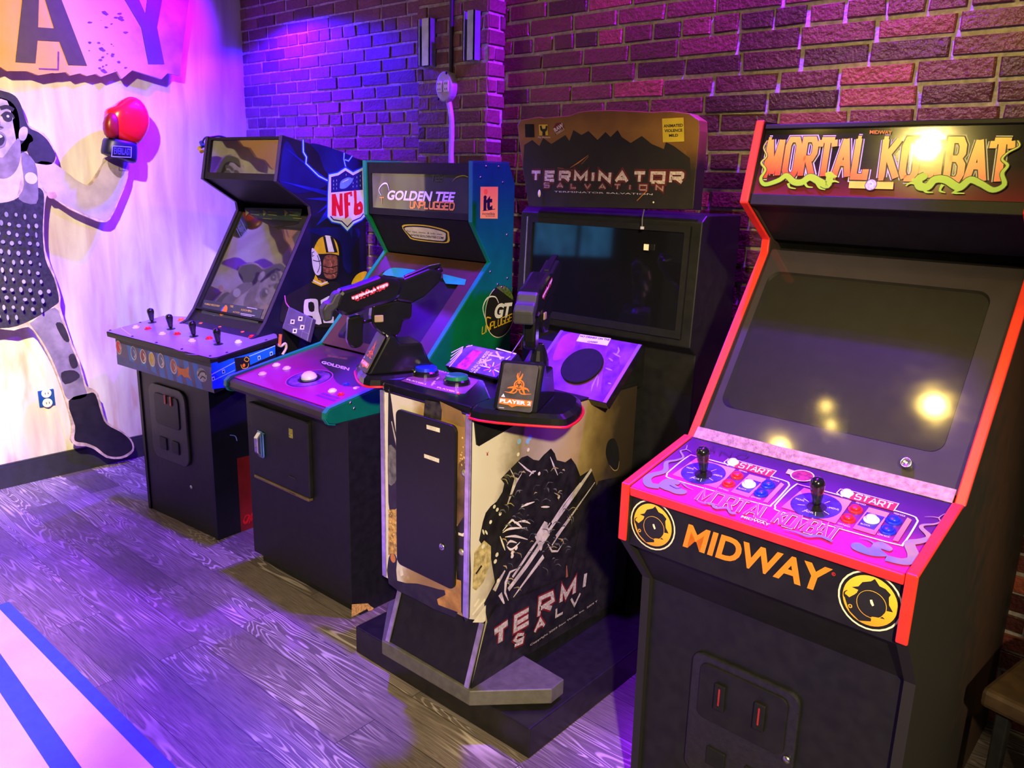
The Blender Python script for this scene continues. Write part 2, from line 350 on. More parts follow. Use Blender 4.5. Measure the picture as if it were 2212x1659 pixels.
# floor: vinyl planks along x
def floor_mat():
    m = bpy.data.materials.new('wood_planks'); m.use_nodes = True; nt = m.node_tree; N = nt.nodes; L = nt.links; b = N['Principled BSDF']
    tc = N.new('ShaderNodeTexCoord'); mp = N.new('ShaderNodeMapping'); L.new(tc.outputs['Object'], mp.inputs[0])
    br = N.new('ShaderNodeTexBrick'); L.new(mp.outputs[0], br.inputs['Vector'])
    br.offset = .37; br.inputs['Scale'].default_value = 1; br.inputs['Brick Width'].default_value = 1.22; br.inputs['Row Height'].default_value = .15
    br.inputs['Mortar Size'].default_value = .0012; br.inputs['Mortar Smooth'].default_value = .3
    br.inputs['Color1'].default_value = (0, 0, 0, 1); br.inputs['Color2'].default_value = (1, 1, 1, 1); br.inputs['Mortar'].default_value = (.5, .5, .5, 1)
    sep = N.new('ShaderNodeSeparateColor'); L.new(br.outputs['Color'], sep.inputs[0])
    # per plank shift of the grain
    cx = N.new('ShaderNodeCombineXYZ'); ml = N.new('ShaderNodeMath'); ml.operation = 'MULTIPLY'; ml.inputs[1].default_value = 37
    L.new(sep.outputs[0], ml.inputs[0]); L.new(ml.outputs[0], cx.inputs[0]); L.new(ml.outputs[0], cx.inputs[2])
    add = N.new('ShaderNodeVectorMath'); L.new(tc.outputs['Object'], add.inputs[0]); L.new(cx.outputs[0], add.inputs[1])
    m2 = N.new('ShaderNodeMapping'); m2.inputs['Scale'].default_value = (.8, 8, 1); L.new(add.outputs[0], m2.inputs[0])
    big = N.new('ShaderNodeTexNoise'); big.inputs['Scale'].default_value = 1.3; big.inputs['Detail'].default_value = 2; big.inputs['Distortion'].default_value = .6
    L.new(m2.outputs[0], big.inputs['Vector'])
    # growth rings: sine of the low-frequency field
    mm = N.new('ShaderNodeMath'); mm.operation = 'MULTIPLY'; mm.inputs[1].default_value = 150; L.new(big.outputs['Fac'], mm.inputs[0])
    sn = N.new('ShaderNodeMath'); sn.operation = 'SINE'; L.new(mm.outputs[0], sn.inputs[0])
    fine = N.new('ShaderNodeTexNoise'); fine.inputs['Scale'].default_value = 22; fine.inputs['Detail'].default_value = 6
    m3_ = N.new('ShaderNodeMapping'); m3_.inputs['Scale'].default_value = (.6, 12, 1); L.new(add.outputs[0], m3_.inputs[0]); L.new(m3_.outputs[0], fine.inputs['Vector'])
    ringr = N.new('ShaderNodeMapRange'); ringr.inputs[1].default_value = .35; ringr.inputs[2].default_value = 1; L.new(sn.outputs[0], ringr.inputs[0])
    mask = N.new('ShaderNodeTexNoise'); mask.inputs['Scale'].default_value = 2.4; L.new(add.outputs[0], mask.inputs['Vector'])
    mr2 = N.new('ShaderNodeMapRange'); mr2.inputs[1].default_value = .42; mr2.inputs[2].default_value = .62; L.new(mask.outputs['Fac'], mr2.inputs[0])
    mu = N.new('ShaderNodeMath'); mu.operation = 'MULTIPLY'; L.new(ringr.outputs[0], mu.inputs[0]); L.new(mr2.outputs[0], mu.inputs[1])
    r1 = N.new('ShaderNodeValToRGB'); L.new(fine.outputs['Fac'], r1.inputs[0])
    r1.color_ramp.elements[0].position = .3; r1.color_ramp.elements[0].color = (.085, .068, .062, 1); r1.color_ramp.elements[1].position = .72; r1.color_ramp.elements[1].color = (.21, .168, .155, 1)
    mx = N.new('ShaderNodeMix'); mx.data_type = 'RGBA'; mx.inputs['B'].default_value = (.50, .43, .40, 1)
    L.new(r1.outputs[0], mx.inputs['A']); L.new(mu.outputs[0], mx.inputs['Factor'])
    tone = N.new('ShaderNodeMapRange'); tone.inputs[3].default_value = .72; tone.inputs[4].default_value = 1.35; L.new(sep.outputs[0], tone.inputs[0])
    hsv = N.new('ShaderNodeHueSaturation'); L.new(mx.outputs['Result'], hsv.inputs['Color']); L.new(tone.outputs[0], hsv.inputs['Value'])
    sm = N.new('ShaderNodeMix'); sm.data_type = 'RGBA'; sm.inputs['B'].default_value = (.02, .018, .016, 1)
    L.new(br.outputs['Fac'], sm.inputs['Factor']); L.new(hsv.outputs[0], sm.inputs['A']); L.new(sm.outputs['Result'], b.inputs['Base Color'])
    b.inputs['Roughness'].default_value = .55
    bp = N.new('ShaderNodeBump'); bp.inputs['Strength'].default_value = .15; bp.inputs['Distance'].default_value = .002; L.new(fine.outputs['Fac'], bp.inputs['Height']); L.new(bp.outputs[0], b.inputs['Normal'])
    return m
bm = B(); bx(bm, -4.9, 2.5, -3.2, 2.9, -.1, 0); struct('floor', bm, floor_mat())
def plaster_mat():
    m = bpy.data.materials.new('painted_plaster'); m.use_nodes = True; nt = m.node_tree; N = nt.nodes; L = nt.links; b = N['Principled BSDF']
    tc = N.new('ShaderNodeTexCoord'); mp = N.new('ShaderNodeMapping'); mp.inputs['Scale'].default_value = (1, 5, .8); L.new(tc.outputs['Object'], mp.inputs[0])
    n = N.new('ShaderNodeTexNoise'); n.inputs['Scale'].default_value = 2.2; n.inputs['Detail'].default_value = 6; n.inputs['Distortion'].default_value = .4; L.new(mp.outputs[0], n.inputs['Vector'])
    r = N.new('ShaderNodeValToRGB'); L.new(n.outputs['Fac'], r.inputs[0]); e = r.color_ramp.elements
    e[0].position = .3; e[0].color = (.62, .5, .5, 1); e[1].position = .62; e[1].color = (.84, .82, .71, 1)
    q = N.new('ShaderNodeTexNoise'); q.inputs['Scale'].default_value = 3.1; q.inputs['Detail'].default_value = 3
    m2 = N.new('ShaderNodeMapping'); m2.inputs['Scale'].default_value = (1, 3.5, 1); m2.inputs['Location'].default_value = (3, 1.3, .4); L.new(tc.outputs['Object'], m2.inputs[0]); L.new(m2.outputs[0], q.inputs['Vector'])
    mr = N.new('ShaderNodeMapRange'); mr.inputs[1].default_value = .55; mr.inputs[2].default_value = .75; L.new(q.outputs['Fac'], mr.inputs[0])
    sx = N.new('ShaderNodeSeparateXYZ'); L.new(tc.outputs['Object'], sx.inputs[0])
    hz = N.new('ShaderNodeMapRange'); hz.inputs[1].default_value = 1.5; hz.inputs[2].default_value = .3; L.new(sx.outputs['Z'], hz.inputs[0])
    mu = N.new('ShaderNodeMath'); mu.operation = 'MULTIPLY'; L.new(mr.outputs[0], mu.inputs[0]); L.new(hz.outputs[0], mu.inputs[1])
    mx = N.new('ShaderNodeMix'); mx.data_type = 'RGBA'; mx.inputs['B'].default_value = (.62, .27, .10, 1); L.new(mu.outputs[0], mx.inputs['Factor']); L.new(r.outputs[0], mx.inputs['A'])
    L.new(mx.outputs['Result'], b.inputs['Base Color']); b.inputs['Roughness'].default_value = .75
    return m
bm = B(); bx(bm, WX-.12, WX, .36, LY+.1, 0, 3.3); struct('wall_left', bm, plaster_mat())
bm = B(); bx(bm, WX-.12, WX, -3.2, .36, 0, 3.3); struct('wall_left_dark', bm, mat('dark_wall_paint', (.05, .06, .08), .8, 0, .3, 3))
wm = mat('added_blue_glow', (.02, .10, .22), .6, 0, .6, 6, emit=3.0, col2=(.04, .2, .42)); bm = B(); bx(bm, WX, WX+.02, -2.1, -.85, 1.2, 1.78); w1 = struct('added_blue_panel', bm, BLK)  # unseen glowing panels added to give the shooting monitor its blue reflection
for a, b in ((-2.07, -1.56), (-1.48, -.88)): bm = B(); bx(bm, WX+.02, WX+.024, a, b, 1.23, 1.75); obj('glow_panel', bm, wm, w1)
bm = B(); bx(bm, WX, WX+.022, .36, 2.72, 0, .115); bx(bm, WX, WX+.014, .36, 2.72, .115, .125)
struct('baseboard_left', bm, mat('dark_baseboard', (.03, .03, .04), .5))
# brickwork: every brick stands proud of recessed mortar
def brick_mat(name, cols, rough, bump):
    m = bpy.data.materials.new(name); m.use_nodes = True; nt = m.node_tree; N = nt.nodes; L = nt.links; b = N['Principled BSDF']
    at = N.new('ShaderNodeAttribute'); at.attribute_name = 'tone'; tc = N.new('ShaderNodeTexCoord')
    r = N.new('ShaderNodeValToRGB'); L.new(at.outputs['Fac'], r.inputs[0]); e = r.color_ramp.elements; r.color_ramp.interpolation = 'LINEAR'
    e[0].position = 0; e[0].color = (*cols[0], 1); e[1].position = 1; e[1].color = (*cols[-1], 1)
    for i, c in enumerate(cols[1:-1]): q = e.new((i+1)/(len(cols)-1)); q.color = (*c, 1)
    n = N.new('ShaderNodeTexNoise'); n.inputs['Scale'].default_value = 38; n.inputs['Detail'].default_value = 7; n.inputs['Roughness'].default_value = .65; L.new(tc.outputs['Object'], n.inputs['Vector'])
    mr = N.new('ShaderNodeMapRange'); mr.inputs[3].default_value = .6; mr.inputs[4].default_value = 1.4; L.new(n.outputs['Fac'], mr.inputs[0])
    h = N.new('ShaderNodeHueSaturation'); L.new(r.outputs[0], h.inputs['Color']); L.new(mr.outputs[0], h.inputs['Value']); L.new(h.outputs[0], b.inputs['Base Color'])
    b.inputs['Roughness'].default_value = rough
    n2 = N.new('ShaderNodeTexNoise'); n2.inputs['Scale'].default_value = 85; n2.inputs['Detail'].default_value = 4; L.new(tc.outputs['Object'], n2.inputs['Vector'])
    n3 = N.new('ShaderNodeTexNoise'); n3.inputs['Scale'].default_value = 22; n3.inputs['Detail'].default_value = 3; L.new(tc.outputs['Object'], n3.inputs['Vector'])
    ad = N.new('ShaderNodeMath'); L.new(n2.outputs['Fac'], ad.inputs[0]); L.new(n3.outputs['Fac'], ad.inputs[1])
    bp = N.new('ShaderNodeBump'); bp.inputs['Strength'].default_value = bump; bp.inputs['Distance'].default_value = .006; L.new(ad.outputs[0], bp.inputs['Height']); L.new(bp.outputs[0], b.inputs['Normal'])
    return m
MORTAR = mat('lime_mortar', (.55, .50, .44), .9, 0, .25, 50, .2, 0, .6, 120)
BR_R = brick_mat('painted_red_brick', [(.07, .018, .016), (.13, .03, .025), (.2, .05, .035), (.16, .035, .03), (.42, .10, .05)], .34, .75)
BR_L = brick_mat('old_brown_brick', [(.14, .06, .05), (.22, .095, .07), (.27, .12, .09), (.19, .08, .06), (.33, .16, .11)], .7, .6)
def brick(bm, lay, o, du, dn, w, h, t):
    """one brick: o lower-left corner on the mortar face, du along the wall, dn outward"""
    j = lambda s: random.uniform(-s, s)
    dz = Vector((0, 0, 1)); c = .0035
    b0 = [o+du*j(.003)+dz*j(.002), o+du*(w+j(.003))+dz*j(.002), o+du*(w+j(.003))+dz*(h+j(.002)), o+du*j(.003)+dz*(h+j(.002))]
    ce = (b0[0]+b0[1]+b0[2]+b0[3])/4; rings = [b0, [p+dn*(t-c) for p in b0]]
    rings.append([ce+(p-ce)*Vector((1, 1, 1)).x+((ce-p).normalized()*c*1.3)+dn*(t+j(.0015)) for p in b0])
    V = [[bm.verts.new(p) for p in r] for r in rings]
    for i in range(2):
        for k in range(4): bm.faces.new((V[i][k], V[i][(k+1) % 4], V[i+1][(k+1) % 4], V[i+1][k]))
    bm.faces.new(V[2])
    tn = random.random()**1.3*.72 if random.random() > .07 else random.uniform(.85, 1)
    for r in V:
        for v in r: v[lay] = tn
def bricks(bm, lay, o, du, dn, length, height, cw=.205, ch=.0625, gap=.012, hdr=(5,), phase=0, t=.009):
    rows = int(height/ch)
    for r in range(rows):
        short = (r % 7) in hdr; w = cw*.52 if short else cw
        x = -random.uniform(0, w)*.3-(w*.5 if (r+phase) % 2 else 0)
        while x < length:
            ww = w*random.uniform(.9, 1.1); a, b_ = max(x, 0), min(x+ww-gap, length)
            if b_-a > .02: brick(bm, lay, o+du*a+Vector((0, 0, r*ch+gap/2)), du, dn, b_-a, ch-gap*random.uniform(.85, 1.2), t*random.uniform(.7, 1.25))
            x += ww
def brick_wall(name, faces, core, m):
    bm = B(); lay = bm.verts.layers.float.new('tone')
    for a in core: bx(bm, *a)
    nf = len(bm.faces); k = len(bm.verts)
    for f in faces: bricks(bm, lay, *f)
    bmesh.ops.recalc_face_normals(bm, faces=bm.faces[:])
    bm.faces.ensure_lookup_table()
    for i in range(nf, len(bm.faces)): bm.faces[i].material_index = 1
    return struct(name, bm, [MORTAR, m])
X_, Y_ = Vector((1, 0, 0)), Vector((0, 1, 0))
brick_wall('wall_back_left', [(Vector((WX, LY, 0)), X_, -Y_, PX0-WX, 3.25, .19, .0604, .010, (3,), 0, .006)], [(WX-.1, PX0+.05, LY, LY+.25, 0, 3.3)], BR_L)
brick_wall('wall_pillar', [(Vector((PX0, PY, 0)), X_, -Y_, PX1-PX0, 3.25, .2, .0613, .012, (), 0, .008), (Vector((PX1, PY, 0)), Y_, X_, RY-PY, 3.25, .2, .0613, .012, (), 1, .008),
           (Vector((PX0, LY, 0)), -Y_, -X_, LY-PY, 3.25, .2, .0613, .012, (), 1, .006)], [(PX0, PX1, PY, LY+.25, 0, 3.3)], BR_L)
brick_wall('wall_back', [(Vector((PX1, RY, 0)), X_, -Y_, 3.9, 3.25, .215, .064, .0125, (5,), 0, .010)], [(PX1-.05, 1.6, RY, RY+.3, 0, 3.3)], BR_R)
# floor graphic with blue lines
F0 = Fr(0, 0)
PINK = mat('pale_vinyl', (.88, .74, .52), .5, 0, .06, 6); BLUL = mat('blue_line_vinyl', (.03, .10, .85), .5, 0, .1, 30)
y0 = .82; c0 = F0.z((12, 1312), .004)
bm = B(); ext(bm, [(-3.19, y0, 0), (-3.19, -.9, 0), (-.6, -.9, 0), (-.6, y0, 0)], (0, 0, .004))
rug = obj('floor_mat', bm, PINK); tag(rug, 'pale pink mat with blue border lines lying on the wood floor', 'mat')
A = Art(F0, (-3.19, 0, .004), (0, 0, .004), (-3.19, 1, .004))
qa, qb = A.q((0, 1452)), A.q((142, 1659)); d = (qb-qa).normalized()
A.stroke([qa-d*.9, qb+d*1.5], .062, BLUL, uv=True)
A.stroke([(2.6, y0), (0.0, y0), (.0, -.9)], .042, BLUL, uv=True)
A.done('border_lines', rug)
# ------------------------------------------------------------------ shared arcade pieces
def rrect(x0, x1, y0, y1, r, n=6):
    L = []
    for cx_, cy_, a in ((x1-r, y0+r, -90), (x1-r, y1-r, 0), (x0+r, y1-r, 90), (x0+r, y0+r, 180)):
        for k in range(n+1): t = R(a+90*k/n); L.append(Vector((cx_+math.cos(t)*r, cy_+math.sin(t)*r)))
    return L
class Pl:
    """a working plane in a thing's own coordinates"""
    def __init__(s, a, b, c, face_to):
        s.P = Vector(a); s.X = (Vector(b)-s.P).normalized(); s.N = s.X.cross(Vector(c)-s.P).normalized()
        if s.N.dot(Vector(face_to)-s.P) < 0: s.N = -s.N
        s.Y = s.N.cross(s.X)
        if s.Y.dot(Vector(c)-s.P) < 0: s.Y = -s.Y
    def __call__(s, x, y, d=0): return s.P+s.X*x+s.Y*y+s.N*d
    def box(s, bm, x0, x1, y0, y1, d0, d1): ext(bm, [s(x0, y0, d0), s(x1, y0, d0), s(x1, y1, d0), s(x0, y1, d0)], s.N*(d1-d0))
    def slab(s, bm, loop, d0, d1): ext(bm, [s(p[0], p[1], d0) for p in loop], s.N*(d1-d0))
def loft(bm, L1, L2):
    a = [bm.verts.new(p) for p in L1]; b = [bm.verts.new(p) for p in L2]; n = len(a)
    for i in range(n): bm.faces.new((a[i], a[(i+1) % n], b[(i+1) % n], b[i]))
def plate(bm, pl, outer, hole, d, t):
    """flat plate with an opening, thickness t behind d"""
    for dd in (d, d-t):
        L = outer+hole; V = [bm.verts.new(pl(p[0], p[1], dd)) for p in L]
        for tr in tessellate_polygon([[Vector((p[0], p[1], 0)) for p in l] for l in (outer, hole)]):
            try: bm.faces.new([V[k] for k in tr])
            except ValueError: pass
    loft(bm, [pl(p[0], p[1], d) for p in outer], [pl(p[0], p[1], d-t) for p in outer]); loft(bm, [pl(p[0], p[1], d) for p in hole], [pl(p[0], p[1], d-t) for p in hole])
    bmesh.ops.remove_doubles(bm, verts=bm.verts[:], dist=1e-6); bmesh.ops.recalc_face_normals(bm, faces=bm.faces[:])
def crt(bm, pl, x0, x1, y0, y1, d, bulge, n=18):
    V = [[bm.verts.new(pl(x0+(x1-x0)*i/n, y0+(y1-y0)*j/n, d+bulge*(1-((2*i/n-1)**2)*.6-((2*j/n-1)**2)*.4))) for i in range(n+1)] for j in range(n+1)]
    for j in range(n):
        for i in range(n): bm.faces.new((V[j][i], V[j][i+1], V[j+1][i+1], V[j+1][i]))
    bmesh.ops.recalc_face_normals(bm, faces=bm.faces[:])
def joystick(parent, base, axis, h=.072, r=.0155, name='joystick'):
    bm = B(); lathe(bm, base, axis, [(0, .02), (.002, .02), (.003, .0065), (h*.2, .0065)], 18)
    st = obj(name, bm, BLK, parent, smooth=False)
    bm = B(); lathe(bm, base, axis, [(h*.14, r*.55), (h*.2, r*.62), (h*.5, r*.82), (h*.75, r), (h*.88, r*.93), (h*.96, r*.65), (h, r*.2)], 20)
    obj('knob', bm, GLOSSBLK, st, smooth=True)
    return st
def button(parent, base, axis, m, r=.0145, h=.009, name='button', rim=None):
    bm = B(); lathe(bm, base, axis, [(0, r), (h*.35, r), (h*.5, r*.9), (h*.5, r*.72)], 20)
    o = obj(name, bm, rim or m, parent, smooth=False)
    bm = B(); lathe(bm, base, axis, [(h*.4, r*.7), (h, r*.66), (h*1.15, r*.5), (h*1.18, .0005)], 20); obj('plunger', bm, m, o, smooth=True)
    return o
def bolt(parent, base, axis, r=.005, m=None, name='bolt'):
    bm = B(); lathe(bm, base, axis, [(0, r), (r*.35, r*.95), (r*.6, r*.5), (r*.65, .0003)], 10); return obj(name, bm, m or CHROME, parent, smooth=True)
def c2(x0, y0, s): return lambda *pts: [(x0+x/s, y0+y/s) for x, y in pts]
# ------------------------------------------------------------------ fighting game cabinet on the right
K = Fr(-.289, 1.473, -1.2); KW, KT = .64, .022
kab = thing('arcade_cabinet', 'black fighting game arcade cabinet with red edges and green dragons on its marquee', 'arcade machine', K.o, K.yaw, 'arcade cabinets along the brick wall')
SIDE = grad('worn_side_print', [(0, (.012, .012, .012)), (.45, (.016, .014, .013)), (.62, (.05, .022, .015)), (.8, (.018, .016, .014)), (1, (.035, .03, .015))], (0, 1, .35), 0, 1.6, .6, 0, .35, 14)
TRIM = mat('red_edge_moulding', (.85, .035, .02), .32, 0, .1, 18)
prof = [(0, .80), (0, .935), (.27, .992), (.29, .99), (.60, 1.44), (.602, 1.48), (.455, 1.575), (.50, 1.768), (1.16, 1.768), (1.16, 0), (.13, 0), (.115, .66)]
for a, b in ((-KW, -KW+KT), (-KT, 0)):
    bm = B(); prism(bm, prof, a, b); sp = obj('side_panel', bm, SIDE, kab)
    bm = B(); ribbon(bm, [(0, .80), (0, .935), (.268, .992)], a, b, .007); obj('edge_trim', bm, TRIM, sp, .003, label='red edge moulding')
    bm = B(); ribbon(bm, [(.285, .985), (.598, 1.44), (.60, 1.478), (.452, 1.573), (.50, 1.77)], a, b, .007); obj('edge_trim', bm, TRIM, sp, .003, label='red edge moulding')
bm = B(); prism(bm, [(.145, 0), (.13, .655), (.03, .785), (.03, .91), (.31, .97), (.60, 1.42), (.67, 1.45), (.60, 1.5), (.49, 1.575), (.53, 1.74), (1.15, 1.755), (1.15, 0)], -KW+KT, -KT); obj('body', bm, BLK, kab)
# control panel
kp = Pl((-KW+KT, 0, .936), (-KT, 0, .936), (-KW+KT, .27, .993), (0, -1, 3)); kd = Vector((0, .27, .057)).length; kw = KW-2*KT
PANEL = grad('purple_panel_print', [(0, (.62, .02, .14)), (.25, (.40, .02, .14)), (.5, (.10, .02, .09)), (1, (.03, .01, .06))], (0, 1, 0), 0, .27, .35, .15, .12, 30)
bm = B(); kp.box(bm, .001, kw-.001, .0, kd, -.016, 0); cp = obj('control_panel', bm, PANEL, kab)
bm = B(); kp.box(bm, .001, kw-.001, -.008, 0, -.022, .001); obj('panel_edge', bm, TRIM, cp, .003)
A = Art(K, kp(0, 0), kp(kw, 0), kp(0, kd))
WHT = mat('white_print', (.80, .80, .82), .45, 0, .08); ORP = grad('orange_pink_print', [(0, (.9, .05, .12)), (1, (.9, .30, .06))], (0, 1, 0), .03, .2, .4); NAVY = mat('navy_print', (.03, .03, .12), .4, 0, .4, 60)
DRAG = grad('dragon_print', [(0, (.16, .22, .08)), (.35, (.2, .2, .1)), (.7, (.12, .15, .2)), (1, (.36, .27, .08))], (1, .7, 0), -.6, .1, .45, 0, .5, 30)
c1 = c2(1320, 920, 5.53); c4 = c2(1300, 900, 2.6333); cr = c2(1812, 960, 5.53)
def panel_art(dl):
    s = lambda *p: [A.q(x)+dl for x in p]
    A.stroke(spline(s((1487, 986), (1506, 986.5), (1600, 1011.5), (1690, 1037), (1704, 1046), (1700, 1055), (1668, 1089), (1652, 1091), (1550, 1063), (1449, 1034), (1441, 1026), (1446, 1018)), 5, True), .0035, WHT, True, uv=True)
    A.poly(s((1504, 990), (1589, 1013.5), (1548, 1055), (1452, 1026)), ORP, uv=True)
    A.disc(s((1519, 1022))[0], .051, NAVY, True)
    for k in range(8):
        t = R(45*k+20); c = s((1519, 1024))[0]; e = Vector((math.cos(t), math.sin(t)))
        A.stroke([c+e*.022, c+e*.037], .0012, WHT, uv=True)
    A.poly(s((1619, 1025), (1655, 1035), (1617, 1075.5), (1578, 1063.5)), ORP, uv=True); A.poly(s((1613, 1033.5), (1645, 1042.5), (1618, 1066.5), (1588, 1057.5)), NAVY, uv=True)
    A.poly(s((1687, 1043), (1694, 1047.5), (1658, 1087), (1648, 1084.5)), ORP, uv=True)
    A.poly(s((1596, 999), (1676, 1018.5), (1664, 1031.5), (1585, 1010)), TRIM, uv=True)
    A.stroke(s((1664, 1031.5), (1677, 1018), (1590, 994.5), (1573, 992), (1564, 999), (1573, 1007)), .002, WHT, uv=True)
    q = s((1595, 1009.5), (1659, 1028), (1603, 1000.5)); A.letters('START', q[0], q[1], q[2], WHT, .0032, FONT, .3, True)
    q = s((1535, 1034), (1563, 1041), (1537, 1031)); 
    for (a, b, t) in (((1483, 1012), (1498, 1016), (1484, 1009)), ((1494, 1034), (1510, 1038), (1495, 1031)), ((1543, 1028), (1560, 1032), (1544, 1025))):
        q = s(a, b, t); A.text('MOVE', q[0], q[1], q[2], WHT, 0, True)
    for tx, (a, b, t) in (('HIGH PUNCH', ((1596, 1018), (1613, 1023), (1597, 1015))), ('LOW PUNCH', ((1552, 1056), (1573, 1063), (1553, 1053))), ('BLOCK', ((1595, 1056), (1612, 1061), (1596, 1053.5))), ('HIGH KICK', ((1663, 1037), (1683, 1043), (1664, 1034))), ('LOW KICK', ((1622, 1075), (1643, 1081), (1623, 1072)))):
        q = s(a, b, t); A.text(tx, q[0], q[1], q[2], WHT, 0, True)
D2 = A.q((1829.8, 1066))-A.q((1584, 998.7))
panel_art(Vector((0, 0))); panel_art(D2)
A.poly(((1703, 1015), (1776, 1037), (1770, 1048), (1697, 1024)), mat('tan_print', (.75, .48, .15), .4)); A.disc((1733, 1029.5), .0255, WHT); A.disc((1733, 1029.5), .023, mat('maroon_print', (.28, .03, .04), .4, 0, .5, 90))
A.stroke(c1((910, 240), (893, 290), (830, 310), (862, 385), (780, 420), (665, 445), (655, 530), (610, 565), (480, 600), (430, 650), (460, 715), (580, 735)), [.002, .004, .006, .010, .014, .018, .020, .02], DRAG, sm=5)
A.stroke(c1((893, 290), (930, 305), (965, 332)), [.004, .001], DRAG, sm=3)
A.poly(c1((560, 720), (640, 650), (740, 645), (830, 680), (800, 715), (760, 710), (840, 760), (905, 790), (880, 825), (780, 825), (690, 790), (620, 765)), DRAG, sm=4); A.stroke(c1((700, 720), (780, 760), (840, 750)), .003, NAVY, sm=3)
A.stroke(c1((850, 690), (900, 740), (985, 775)), [.006, .001], DRAG, sm=3)
A.stroke(cr((1265, 840), (1195, 888), (1212, 935), (1140, 965), (1010, 975), (985, 1010), (1060, 1085), (1075, 1135), (960, 1170), (860, 1185), (850, 1230), (890, 1330), (880, 1390), (800, 1415), (700, 1405), (560, 1370)), [.001, .003, .006, .01, .014, .019, .021, .02, .018], DRAG, sm=5)
A.stroke(cr((1190, 890), (1120, 878), (1020, 878)), [.003, .001], DRAG, sm=3)
A.poly(cr((580, 1350), (430, 1350), (300, 1320), (160, 1260), (150, 1200), (240, 1190), (360, 1250), (420, 1190), (520, 1180), (640, 1255), (600, 1290), (500, 1260), (560, 1320)), DRAG, sm=4); A.stroke(cr((245, 1135), (340, 1150), (430, 1200)), [.001, .005], DRAG, sm=3)
A.poly(cr((190, 1215), (260, 1200), (340, 1270), (330, 1310), (220, 1275)), mat('blue_grey_print', (.12, .2, .45), .4), sm=4)
for wd, mm in ((.0085, WHT), (.0062, NAVY), (.0046, ORP)):
    A.letters('MORTAL', (1503, 1081), (1656, 1128), (1522, 1058), mm, wd, FONT, .22); A.letters('KOMBAT', (1668, 1131), (1800, 1170), (1689, 1107), mm, wd, FONT, .22)
A.stroke(c1((1010, 900), (1100, 940), (1200, 950), (1250, 1000), (1380, 1000), (1430, 1060), (1490, 1060)), [.002, .006, .008, .006, .009], DRAG, sm=4); A.stroke(c4((1030, 650), (1100, 665), (1170, 690), (1240, 690), (1310, 720)), [.002, .006, .008, .007], DRAG, sm=4)
A.text('MIDWAY', (1599.4, 1121.6), (1661, 1140.6), (1603, 1117), WHT, .03)
for ch, a, b, t in (('A', (1528, 977), (1543, 979), (1535, 966)), ('N', (1554, 985), (1577, 988), (1558, 976)), ('D', (1589, 991), (1612, 992), (1595, 983))): A.letters(ch, a, b, t, mat('black_marker', (.01, .01, .02), .6), .003, FONT)
A.done('panel_print', cp)
def kq(p, h=0): q = A.q(p); return kp(q.x, q.y, h)
def kq2(p, h=0): q = A.q(p)+D2; return kp(q.x, q.y, h)
for f in (kq, kq2):
    joystick(cp, f((1519.5, 1025)), kp.N, .072, .0155)
    button(cp, f((1583.5, 999.5)), kp.N, WHITE, .0135, .008, 'start_button')
    for p in ((1592, 1029.5), (1574, 1046.5)): button(cp, f(p), kp.N, RED, .0145, .009)
    button(cp, f((1617.5, 1048)), kp.N, WHITE, .0155, .01)
    for p in ((1659, 1049), (1643.7, 1067)): button(cp, f(p), kp.N, BLU, .0155, .009)
# front panel
bm = B(); bx(bm, -KW+KT, -KT, .008, .03, .79, .918); fp = obj('front_panel', bm, BLK, kab)
A = Art(K, (-KW, .008, .8), (0, .008, .8), (-KW, .008, .9))
ORT = mat('orange_lettering', (1, .26, .01), .45, 0, .05); GOLD = grad('gold_emblem', [(0, (.9, .28, .01)), (.5, (.95, .50, .02)), (1, (.95, .62, .06))], (0, 0, 1), .79, .92, .4); BLKP = mat('black_print', (.012, .012, .012), .5); CREAM = mat('cream_print', (.85, .8, .6), .45)
A.text('MIDWAY', (1474.7, 1180), (1780.4, 1283), (1488, 1131.5), ORT, .032); A.text('MIDWAY', (1476, 1179), (1779, 1282), (1489, 1132.5), ORT, .012)
A.ring((1801, 1240), .0032, .0008, TRIM); A.text('R', (1799.5, 1242), (1803, 1243), (1799.5, 1238), TRIM)
EMB = c1((345, 1055), (400, 1045), (430, 1000), (500, 985), (530, 960), (570, 1030), (620, 1055), (665, 1110), (650, 1140), (655, 1215), (690, 1285), (640, 1275), (600, 1330), (630, 1360), (560, 1345), (520, 1340), (515, 1390), (420, 1390), (340, 1300), (320, 1250), (290, 1150), (300, 1130), (330, 1160), (370, 1130), (390, 1110), (400, 1080))
ec = A.q((1409.9, 1134)); loop = [A.q(p)-ec for p in EMB]
for c in (ec, A.q((1879, 1297.5))):
    A.ring(c, .0575, .0035, CREAM, True); A.disc(c, .050, GOLD, True, 40); A.raw([[c+p for p in loop]], BLKP)
    A.ring(c+Vector((.004, -.006)), .027, .0012, GOLD, True); A.disc(c+Vector((.003, -.005)), .0255, BLKP, True); A.poly([c+Vector(p) for p in ((0, .002), (.004, .004), (.009, -.006), (.006, -.009), (.002, -.004))], CREAM, uv=True)
    A.stroke([c+Vector(p) for p in ((-.042, .006), (-.047, 0), (-.045, -.008), (-.036, -.01), (-.03, -.004))], [.001, .004, .003], BLKP, sm=4, uv=True)
    A.disc(c+Vector((-.033, -.024)), .004, GOLD, True, hole=.002); A.disc(c+Vector((.012, -.033)), .006, GOLD, True, 16, .003)
A.done('front_print', fp)
